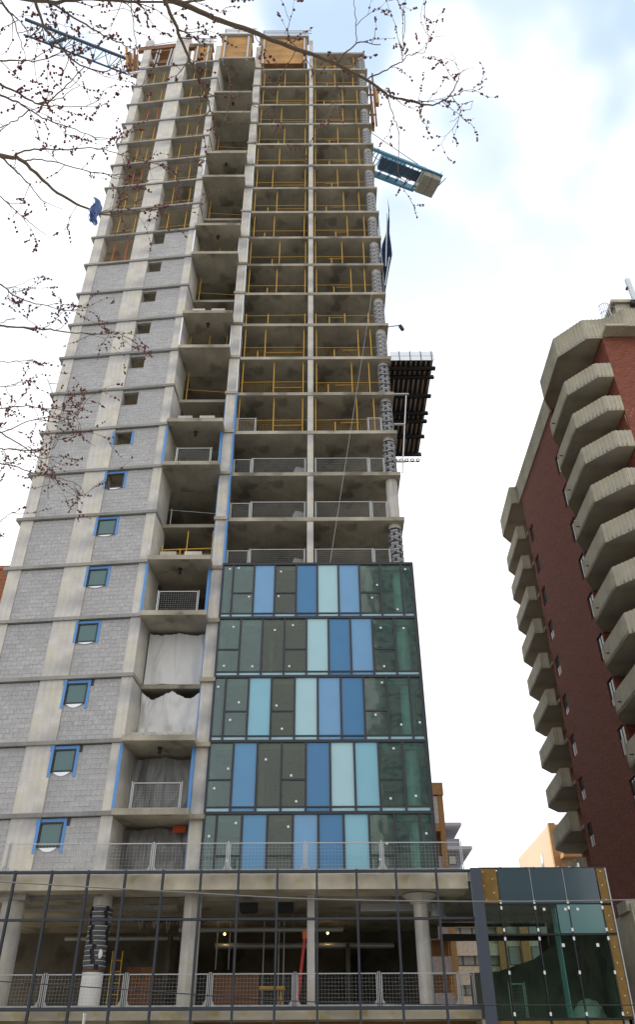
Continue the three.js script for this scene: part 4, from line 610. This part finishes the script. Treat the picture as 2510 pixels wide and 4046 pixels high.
{ const t = thing('pale_block', 'pale cream apartment block seen through the right end of the podium', 'building', [14, 0, -92]), z = -86; mesh('wall', [bx(7, 26, 0, 15.5, -98, z)], cream, t); for (const x of [10.6, 11.5, 17.0, 19.2, 22.4]) mesh('pier', [bx(x, x + 0.8, 0, 15.6, z, z + 0.5)], x > 11.6 || x < 11 ? tan : cream, t); for (let k = 0; k < 6; k++) mesh('sill_band', [bx(12.31, 16.99, 2.0 + k * 2.4, 3.0 + k * 2.4, z + 0.1, z + 0.35)], cream, t); gridWindows(t, 12.4, 17, 0.8, 15.2, z, 4, 6, paleGlass, 0.86, 0.62); gridWindows(t, 17.9, 19.2, 0.8, 15.2, z, 1, 6, paleGlass, 0.8, 0.6); gridWindows(t, 20.1, 22.3, 0.8, 15.2, z, 2, 6, paleGlass, 0.8, 0.6); }
{ const t = thing('left_brick_block', 'orange brick building corner at the left picture edge', 'building', [-27, 0, -56]); mesh('wall', [bx(-34, -21.5, 0, 31.3, -72, -48)], M([0.42, 0.16, 0.07], { map: tBrick, bumpMap: tBrickH, bumpScale: 0.006 }), t); mesh('coping', [bx(-34.1, -21.4, 31.3, 31.55, -72.1, -47.9)], M([0.36, 0.15, 0.08]), t); gridWindows(t, -33, -23, 4, 29, -47.99, 4, 9, paleGlass, 0.5, 0.5); }

{ const t = thing('opposite_building', 'low dark brick terrace across the street behind the viewer', 'building', [0, 0, 30]); mesh('wall', [bx(-45, 55, 0, 13, 24, 38)], M([0.10, 0.06, 0.05], { map: tBrick }), t); mesh('cornice', [bx(-45.2, 55.2, 13, 13.4, 23.7, 38.2)], mat.core, t); gridWindows(t, -40, 50, 1.5, 12, 23.9, 14, 3, paleGlass, 0.5, 0.55); }

{ const t = thing('opposite_tower', 'tall pale apartment tower behind the viewer, mirrored in the right-hand glazing', 'building', [16, 0, 38]), z = 30; mesh('wall', [bx(7, 27, 0, 74, z + 0.5, 46)], cream, t); for (let k = 0; k < 25; k++) mesh('window_band', [bx(7.1, 26.9, 2.3 + k * 2.9, 3.2 + k * 2.9, z + 0.42, z + 0.499)], mat.glassDark, t); for (let i = 0; i < 6; i++) mesh('pier', [bx(7 + i * 3.9, 7.5 + i * 3.9, 0, 74.3, z, z + 0.419)], cream, t); }

// ---------- tower crane behind the tower ----------
{ const A = V(-28.57, 86, -35.65), B = V(13.9, 86, -52.9), dir = B.clone().sub(A).normalize(), nrm = V(-dir.z, 0, dir.x), L = A.distanceTo(B);
  const P = (s, w, h) => A.clone().addScaledVector(dir, s).addScaledVector(nrm, w).add(V(0, h, 0)).toArray();
  const t = thing('tower_crane', 'blue tower crane with lattice jib on the left and counterweights on the right', 'crane', [5.1, 0, -49.2]);
  const sM = 36.0, W = 0.75, jib = mesh('jib', [bar(P(0, W, 0), P(sM, W, 0), 0.24, 0.24), bar(P(0, -W, 0), P(sM, -W, 0), 0.14), bar(P(1.2, 0, 1.3), P(sM, 0, 1.7), 0.14)], mat.craneDark, t);
  const lat = []; for (let i = 0; i < 22; i++) { const a = 0.6 + i * 1.55, b = a + 0.78, c = a + 1.55; lat.push(bar(P(a, W, 0), P(b, 0, 1.5), 0.07), bar(P(b, 0, 1.5), P(c, W, 0), 0.07), bar(P(a, -W, 0), P(b, 0, 1.5), 0.07), bar(P(b, 0, 1.5), P(c, -W, 0), 0.07), bar(P(a, -W, 0), P(a, W, 0), 0.06), bar(P(a, -W, 0), P(c, W, 0), 0.05)); }
  mesh('lattice', lat, mat.crane, jib); mesh('trolley', [bar(P(2.5, -0.6, -0.25), P(4, 0.6, -0.25), 0.3)], mat.craneDark, jib);
  mesh('mast', [0, 1, 2, 3].map((i) => { const x = 5.1 + (i % 2 ? 0.8 : -0.8), z = -49.2 + (i > 1 ? 0.8 : -0.8); return bx(x - 0.1, x + 0.1, 0, 86, z - 0.1, z + 0.1); }).concat(Array.from({ length: 42 }, (_, i) => bar([4.3, i * 2 + 0.3, -48.4], [5.9, i * 2 + 2.2, -48.4], 0.08)), Array.from({ length: 42 }, (_, i) => bar([5.9, i * 2 + 0.3, -50], [5.9, i * 2 + 2.2, -48.4], 0.08))), mat.crane, t);
  mesh('slewing_head', [bx(4.0, 6.2, 85.4, 88, -50.3, -48.1)], mat.crane, t);
  const cj = mesh('counter_jib', [bar(P(sM, -1.45, 0.3), P(L - 2.2, -1.45, 0.3), 0.3, 0.95), bar(P(sM, 1.35, 0), P(L - 2, 1.35, 0), 0.3, 0.35)], mat.crane, t);
  const x = []; for (let i = 0; i < 9; i++) { const s = sM + 0.8 + i * 1.1; x.push(bar(P(s, -1.4, 0), P(s, 1.3, 0), 0.1, 0.1), bar(P(s, -1.4, 0), P(s + 0.8, 1.3, 0), 0.07)); } mesh('cross_member', x, mat.craneDark, cj);
  mesh('walkway', [bar(P(sM + 2.5, 0.2, 0.05), P(L - 2.4, 0.2, 0.05), 1.3, 0.06)], mat.craneDark, cj);
  mesh('winch', [bar(P(L - 7.2, 0, 0.7), P(L - 4.2, 0, 0.7), 1.5, 1.1)], mat.crane, cj);
  for (const [a, b] of [[L - 2.3, L - 1.25], [L - 1.2, L - 0.15]]) mesh('counterweight', [bar(P(a, 0.1, -0.35), P(b, 0.1, -0.35), 2.3, 1.25)], M([0.30, 0.29, 0.24], { map: tGrain }), cj);
  mesh('end_rail', [bar(P(L - 2.5, -1.4, 0.9), P(L + 0.1, -1.4, 0.9), 0.06), bar(P(L + 0.1, -1.4, 0.9), P(L + 0.1, 1.3, 0.9), 0.06), bar(P(L + 0.1, -1.4, 0), P(L + 0.1, -1.4, 0.9), 0.06), bar(P(L - 2.4, 1.35, 0.1), P(L + 0.1, 1.35, 0.1), 0.2), bar(P(L - 2.4, -1.4, 0.1), P(L + 0.1, -1.4, 0.1), 0.2), bar(P(L, -1.4, 0.1), P(L, 1.35, 0.1), 0.2)], mat.crane, cj);
  mesh('pendant_cable', [rod(P(sM - 0.4, -1, 5.2), P(L - 3, -1.3, 0.8), 0.04, 5), rod(P(sM - 0.4, 0.9, 5.2), P(L - 3, 1.3, 0.6), 0.04, 5), rod(P(sM - 0.4, 0, 5.4), P(8, 0, 1.5), 0.035, 5), rod(P(sM - 0.4, 0, 5.4), P(20, 0, 1.6), 0.035, 5)], mat.black, t);
  mesh('tower_head', [bar(P(sM - 0.9, 0, 1.5), P(sM - 0.4, 0, 5.4), 0.3), bar(P(sM + 0.2, 0, 1.5), P(sM - 0.4, 0, 5.4), 0.3)], mat.crane, t);
}

// ---------- bare elm whose branches reach into the picture ----------
const BRANCHES = [
  [30,4,-2.21,6.61,-1.19,-1.71,7.18,-1.77,-1.33,7.44,-2.13,-0.95,7.63,-2.39,-0.75,7.71,-2.51,-0.54,7.78,-2.62,-0.32,7.85,-2.73,-0.09,7.9,-2.84,0.15,7.95,-2.95,0.35,7.97,-3.06,0.52,7.98,-3.17,0.57,7.98,-3.21,0.74,8,-3.26,0.93,8.02,-3.31,1.09,8.08,-3.26,1.16,8.2,-3.15],
  [17,5,-2.29,6.64,-1.73,-2.01,6.89,-2.02,-1.69,7.13,-2.19,-1.48,7.26,-2.23,-1.25,7.4,-2.3,-0.93,7.56,-2.37,-0.72,7.66,-2.39,-0.61,7.72,-2.39],
  [7,3,0.15,7.95,-2.95,0.23,8,-2.9,0.32,8.05,-2.85,0.37,8.06,-2.85,0.5,8.07,-2.87],
  [6,3,0.4,7.98,-3.09,0.56,8.07,-3.05,0.68,8.13,-3.02,0.73,8.16,-2.99,0.86,8.2,-2.99],
  [5,2,0.57,7.98,-3.21,0.63,7.95,-3.37,0.68,7.93,-3.48,0.69,7.87,-3.76,0.71,7.85,-3.83],
  [4,2,0.31,8.05,-2.85,0.31,8.18,-2.73,0.29,8.29,-2.65,0.27,8.38,-2.57],
  [3.5,2,0.68,8.13,-3.01,0.69,8.26,-2.91,0.7,8.38,-2.8,0.65,8.47,-2.75],
  [3,1.6,0.86,8.2,-2.99,0.89,8.27,-2.92,0.85,8.4,-2.8],
  [2.5,1.5,0.89,8.27,-2.92,1.02,8.36,-2.93],
  [4,2,0.2,7.95,-2.98,0.21,7.83,-3.05,0.16,7.7,-3.11,0.08,7.62,-3.12,-0.01,7.56,-3.1],
  [3.5,1.6,1.09,8.08,-3.26,1.16,8.07,-3.34,1.19,8.06,-3.38,1.15,8.07,-3.46,1.11,8.08,-3.48],
  [2.5,1.5,1.19,8.06,-3.38,1.26,8.06,-3.36,1.28,8.09,-3.31],
  [3,1.5,1.16,8.2,-3.15,1.21,8.24,-3.14,1.29,8.29,-3.14],
  [3,1.5,1.16,8.2,-3.15,1.13,8.27,-3.1,1.09,8.37,-3.03],
  [2.5,1.5,0.84,8.01,-3.28,0.84,7.98,-3.35,0.83,7.94,-3.42],
  [22,5,-1.82,6.92,-1.43,-1.33,7.27,-1.78,-1.03,7.41,-2.15,-0.99,7.42,-2.3,-0.95,7.43,-2.44,-0.91,7.43,-2.58,-0.87,7.43,-2.72,-0.82,7.43,-2.85,-0.78,7.42,-2.96,-0.78,7.41,-3.03],
  [5,2,-0.78,7.41,-3.03,-0.86,7.4,-3.1,-0.91,7.38,-3.16,-0.93,7.36,-3.25,-0.95,7.35,-3.31],
  [4,2,-0.78,7.41,-3.03,-0.71,7.44,-3.1,-0.64,7.47,-3.15,-0.56,7.55,-3.13,-0.51,7.64,-3.09],
  [26,3,-2.84,6.42,-2.68,-2.58,6.99,-3.05,-2.38,7.3,-3.31,-2.3,7.41,-3.39,-2.26,7.46,-3.48,-2.22,7.51,-3.6,-2.13,7.6,-3.81,-1.99,7.72,-4.02,-1.9,7.8,-4.13,-1.8,7.88,-4.21,-1.63,8.04,-4.28,-1.38,8.26,-4.38,-1.23,8.39,-4.44],
  [8,2,-2.31,7.4,-3.36,-2.22,7.55,-3.4,-2.05,7.77,-3.53,-1.84,8.01,-3.66,-1.65,8.18,-3.83,-1.41,8.38,-4.02,-1.18,8.58,-4.12],
  [7,2,-2.28,7.44,-3.44,-2.23,7.51,-3.46,-2.12,7.66,-3.57,-1.91,7.9,-3.8,-1.74,8.08,-3.94,-1.52,8.3,-4.03,-1.32,8.54,-4.07],
  [8,2,-2.38,7.3,-3.31,-2.34,7.41,-3.51,-2.3,7.5,-3.69,-2.26,7.57,-3.87,-2.16,7.69,-4.02],
  [14,3,-2.49,6.58,-2.23,-2.27,6.92,-2.48,-2.13,7.09,-2.67,-2.04,7.18,-2.79,-1.97,7.25,-2.89,-1.9,7.33,-2.91,-1.79,7.51,-2.87,-1.69,7.66,-2.83],
  [5,2,-1.97,7.25,-2.89,-1.86,7.43,-2.94,-1.75,7.64,-2.95],
  [5,2,-1.97,7.25,-2.89,-1.86,7.45,-3.01,-1.73,7.65,-3.11,-1.64,7.81,-3.13],
  [12,2,-2.4,6.58,-2.33,-2.23,6.94,-2.6,-2.15,7.08,-2.75,-2.09,7.17,-2.83,-2.04,7.25,-2.93,-1.97,7.34,-3.05,-1.86,7.47,-3.18,-1.7,7.63,-3.35,-1.6,7.73,-3.42],
  [5,3,-2.04,7.25,-2.93,-2.12,7.14,-2.95,-2.21,7.04,-2.95,-2.34,6.88,-2.94],
  [16,3,-1.72,6.71,-1.5,-1.76,7.04,-1.96,-1.77,7.16,-2.19,-1.78,7.25,-2.39,-1.75,7.32,-2.5,-1.71,7.4,-2.64,-1.64,7.48,-2.75,-1.52,7.61,-2.84,-1.44,7.72,-2.84],
  [14,3,-1.9,6.79,-1.77,-1.8,7.13,-2.11,-1.73,7.26,-2.23,-1.64,7.41,-2.38,-1.52,7.59,-2.57,-1.41,7.71,-2.69,-1.36,7.78,-2.76],
  [5,2.5,-1.26,7.48,-2.17,-1.25,7.54,-2.35,-1.27,7.6,-2.57,-1.29,7.65,-2.8],
  [10,2,-2.44,6.58,-2.3,-2.2,6.97,-2.48,-2.09,7.12,-2.54,-2,7.24,-2.6,-1.89,7.37,-2.65,-1.78,7.51,-2.66,-1.69,7.63,-2.66],
  [6,2,-1.96,6.92,-1.96,-1.93,7.1,-2.24,-1.94,7.18,-2.42,-1.96,7.24,-2.58],
  [5,2,-1.95,6.89,-2.04,-1.93,7.13,-2.25,-1.92,7.28,-2.4,-1.93,7.38,-2.54],
  [6,2,-2.39,6.73,-3.19,-2.3,6.86,-3.37,-2.25,6.94,-3.54,-2.19,7,-3.69,-2.13,7.06,-3.83],
  [12,2,-3.07,6.34,-3.42,-2.8,6.78,-3.94,-2.61,6.98,-4.25,-2.56,7.02,-4.37,-2.46,7.1,-4.53,-2.37,7.18,-4.63,-2.26,7.26,-4.75,-2.17,7.35,-4.81],
  [14,2,-3.18,5.98,-3.78,-2.9,6.49,-4.24,-2.66,6.8,-4.53,-2.58,6.89,-4.62,-2.43,7.05,-4.78,-2.33,7.14,-4.88,-2.19,7.25,-5.01,-1.99,7.41,-5.16,-1.94,7.47,-5.19,-1.85,7.51,-5.29,-1.79,7.54,-5.37],
  [4,2,-2.43,7.05,-4.78,-2.36,7.19,-4.81,-2.3,7.34,-4.82],
  [4,3,-2.38,6.52,-4.21,-2.41,6.47,-4.18,-2.45,6.4,-4.15],
  [10,2,-3.17,5.47,-4.6,-2.88,5.9,-4.96,-2.7,6.13,-5.12,-2.56,6.33,-5.21,-2.44,6.46,-5.29,-2.28,6.59,-5.43,-2.19,6.73,-5.45],
  [10,2,-3.16,5.69,-4.42,-2.87,6.1,-4.82,-2.7,6.3,-5,-2.56,6.45,-5.13,-2.39,6.59,-5.31,-2.29,6.7,-5.37,-2.23,6.77,-5.39],
  [11,2,-3.24,5.49,-4.53,-2.89,5.84,-4.96,-2.69,6,-5.17,-2.58,6.07,-5.27,-2.4,6.2,-5.42,-2.34,6.27,-5.44,-2.33,6.4,-5.41],
  [10,2,-3.24,5.49,-4.53,-2.93,5.83,-5.06,-2.73,5.97,-5.33,-2.63,6.03,-5.46,-2.56,6.06,-5.57,-2.44,6.12,-5.71,-2.34,6.17,-5.82,-2.25,6.19,-5.92,-2.2,6.17,-6.06],
  [8,2,-2.9,5.87,-4.43,-2.65,6.05,-5.02,-2.58,6.08,-5.18,-2.5,6.11,-5.34,-2.45,6.12,-5.44,-2.36,6.21,-5.53,-2.23,6.3,-5.68],
  [3,1.6,-2.44,6.12,-5.71,-2.47,6.07,-5.8,-2.49,6,-5.91],
  [2.5,1.6,-2.23,6.62,-5.46,-2.21,6.61,-5.57,-2.23,6.59,-5.64],
  [5,2,-2.82,5.94,-4.41,-2.59,6.26,-4.7,-2.53,6.35,-4.76,-2.43,6.49,-4.85],
  [5,2,-2.85,5.15,-5.32,-2.66,5.46,-5.47,-2.62,5.54,-5.49,-2.56,5.61,-5.53],
  [5,2,-2.79,6.18,-4.34,-2.59,6.42,-4.57,-2.5,6.51,-4.66,-2.42,6.61,-4.73]
];

{ const t = thing('bare_tree', 'bare budding tree whose twigs hang across the left and top of the picture', 'tree', [-4.4, 0, -1.9]), RT = rng(77), q = (a, b) => a + (b - a) * RT();
  mesh('trunk', [tube([V(-4.4, 0, -1.9), V(-4.35, 1.2, -1.95), V(-4.2, 3, -2.0), V(-4.05, 4.6, -2.0), V(-3.85, 6.2, -1.9), V(-3.5, 7.6, -1.7), V(-3.2, 9.5, -1.5)], [0.34, 0.27, 0.23, 0.20, 0.16, 0.11, 0.05], 14)], mat.bark, t);
  const twigs = [], buds = [];
  function twig(p, d, len, r, depth) {
    const pts = [p.clone()], n = 5, v = d.clone(); let c = p.clone();
    for (let i = 1; i <= n; i++) { v.add(V(q(-0.38, 0.38), q(-0.35, 0.4), q(-0.38, 0.38))).normalize(); c = c.clone().addScaledVector(v, len / n); pts.push(c); }
    twigs.push(tube(pts, pts.map((_, i) => lerp(r, 0.0011, i / n)), 4));
    const nb = depth ? 5 + Math.floor(RT() * 6) : 3;
    for (let i = 0; i < nb; i++) { const u = depth ? q(0.25, 1) : q(0.4, 1), f = u * n, a = Math.min(n - 1, Math.floor(f)); buds.push([pts[a].clone().lerp(pts[a + 1], f - a).add(V(q(-0.008, 0.008), q(-0.008, 0.008), q(-0.008, 0.008))), q(0.0048, 0.0088)]); }
    if (!depth) for (let i = 1; i <= n; i += 1) if (RT() < 0.62) { const w = v.clone().add(V(q(-1, 1), q(-0.9, 0.9), q(-1, 1))).normalize(); twig(pts[i], w, len * q(0.35, 0.65), r * 0.55, 1); }
  }
  BRANCHES.forEach((b, bi) => {
    const c = []; for (let i = 2; i < b.length; i += 3) c.push(V(b[i], b[i + 1], b[i + 2]));
    if (b[0] >= 10) { const s = c[0], y = Math.max(3.6, Math.min(7.4, s.y - 0.9 * Math.hypot(s.x + 4.1, s.z + 1.95) * 0.8)); c.unshift(V(lerp(-4.15, -3.5, (y - 3.6) / 4), y, -1.95), s.clone().lerp(V(-4, y, -1.95), 0.45).add(V(0, 0.12, 0))); }
    const crv = new THREE.CatmullRomCurve3(c, false, 'centripetal'), n = Math.max(10, c.length * 4), pts = crv.getPoints(n);
    pts.forEach((p, i) => { if (i && i < n) p.add(V(q(-1, 1), q(-1, 1), q(-1, 1)).multiplyScalar(0.006)); });
    const r0 = b[0] / 1000, r1 = b[1] / 1000;
    mesh('branch', [tube(pts, pts.map((_, i) => lerp(r0, r1, Math.pow(i / n, 0.8)) * q(0.92, 1.1)), 7)], mat.bark, t);
    const len = crv.getLength(), cnt = Math.round(len * (b[0] >= 10 ? 2.4 : 4.8));
    for (let i = 0; i < cnt; i++) {
      const u = b[0] >= 10 ? q(0.42, 1) : q(0.12, 1), p = crv.getPoint(u), tg = crv.getTangent(u);
      const d = tg.clone().multiplyScalar(q(0.2, 0.9)).add(V(q(-1, 1), q(-0.9, 0.8), q(-1, 1)).multiplyScalar(0.8)).normalize();
      twig(p, d, q(0.16, 0.46), Math.min(0.005, Math.max(0.003, r1)), RT() < 0.45 ? 1 : 0);
    }
  });
  tag(mesh('twigs', twigs, mat.bark, t), null, null, null, 'stuff');
  const bg = new THREE.IcosahedronGeometry(1, 1), inst = new THREE.InstancedMesh(bg, mat.bud, buds.length), mm = new THREE.Matrix4(), o = origin.get(t);
  buds.forEach(([p, r], i) => inst.setMatrixAt(i, mm.makeScale(r, r * 1.25, r).setPosition(p.x - o.x, p.y - o.y, p.z - o.z))); inst.name = 'buds'; inst.userData.kind = 'stuff'; inst.castShadow = true; t.add(inst);
  console.log('twigs', twigs.length, 'buds', buds.length);
}
{ const g = new THREE.IcosahedronGeometry(0.13, 5), p = g.attributes.position; for (let i = 0; i < p.count; i++) { const x = p.getX(i), y = p.getY(i), z = p.getZ(i), f = 0.55 + 0.9 * fbm(x * 14 + 3, y * 14 + 5, z * 14 + 7, 3); p.setXYZ(i, x * f * 0.33 + 0.03 * Math.sin(y * 22), y * f * 1.15, z * f * 0.4); } g.deleteAttribute('normal'); g.computeVertexNormals();
  tag(mesh('blue_bag', [g.rotateZ(0.28).translate(-1.82, 7.44, -3.87)], M([0.02, 0.085, 0.28], { roughness: 0.45 })), 'torn blue plastic bag snagged on a branch at the left', 'bag'); }

renderer.render(scene, camera);
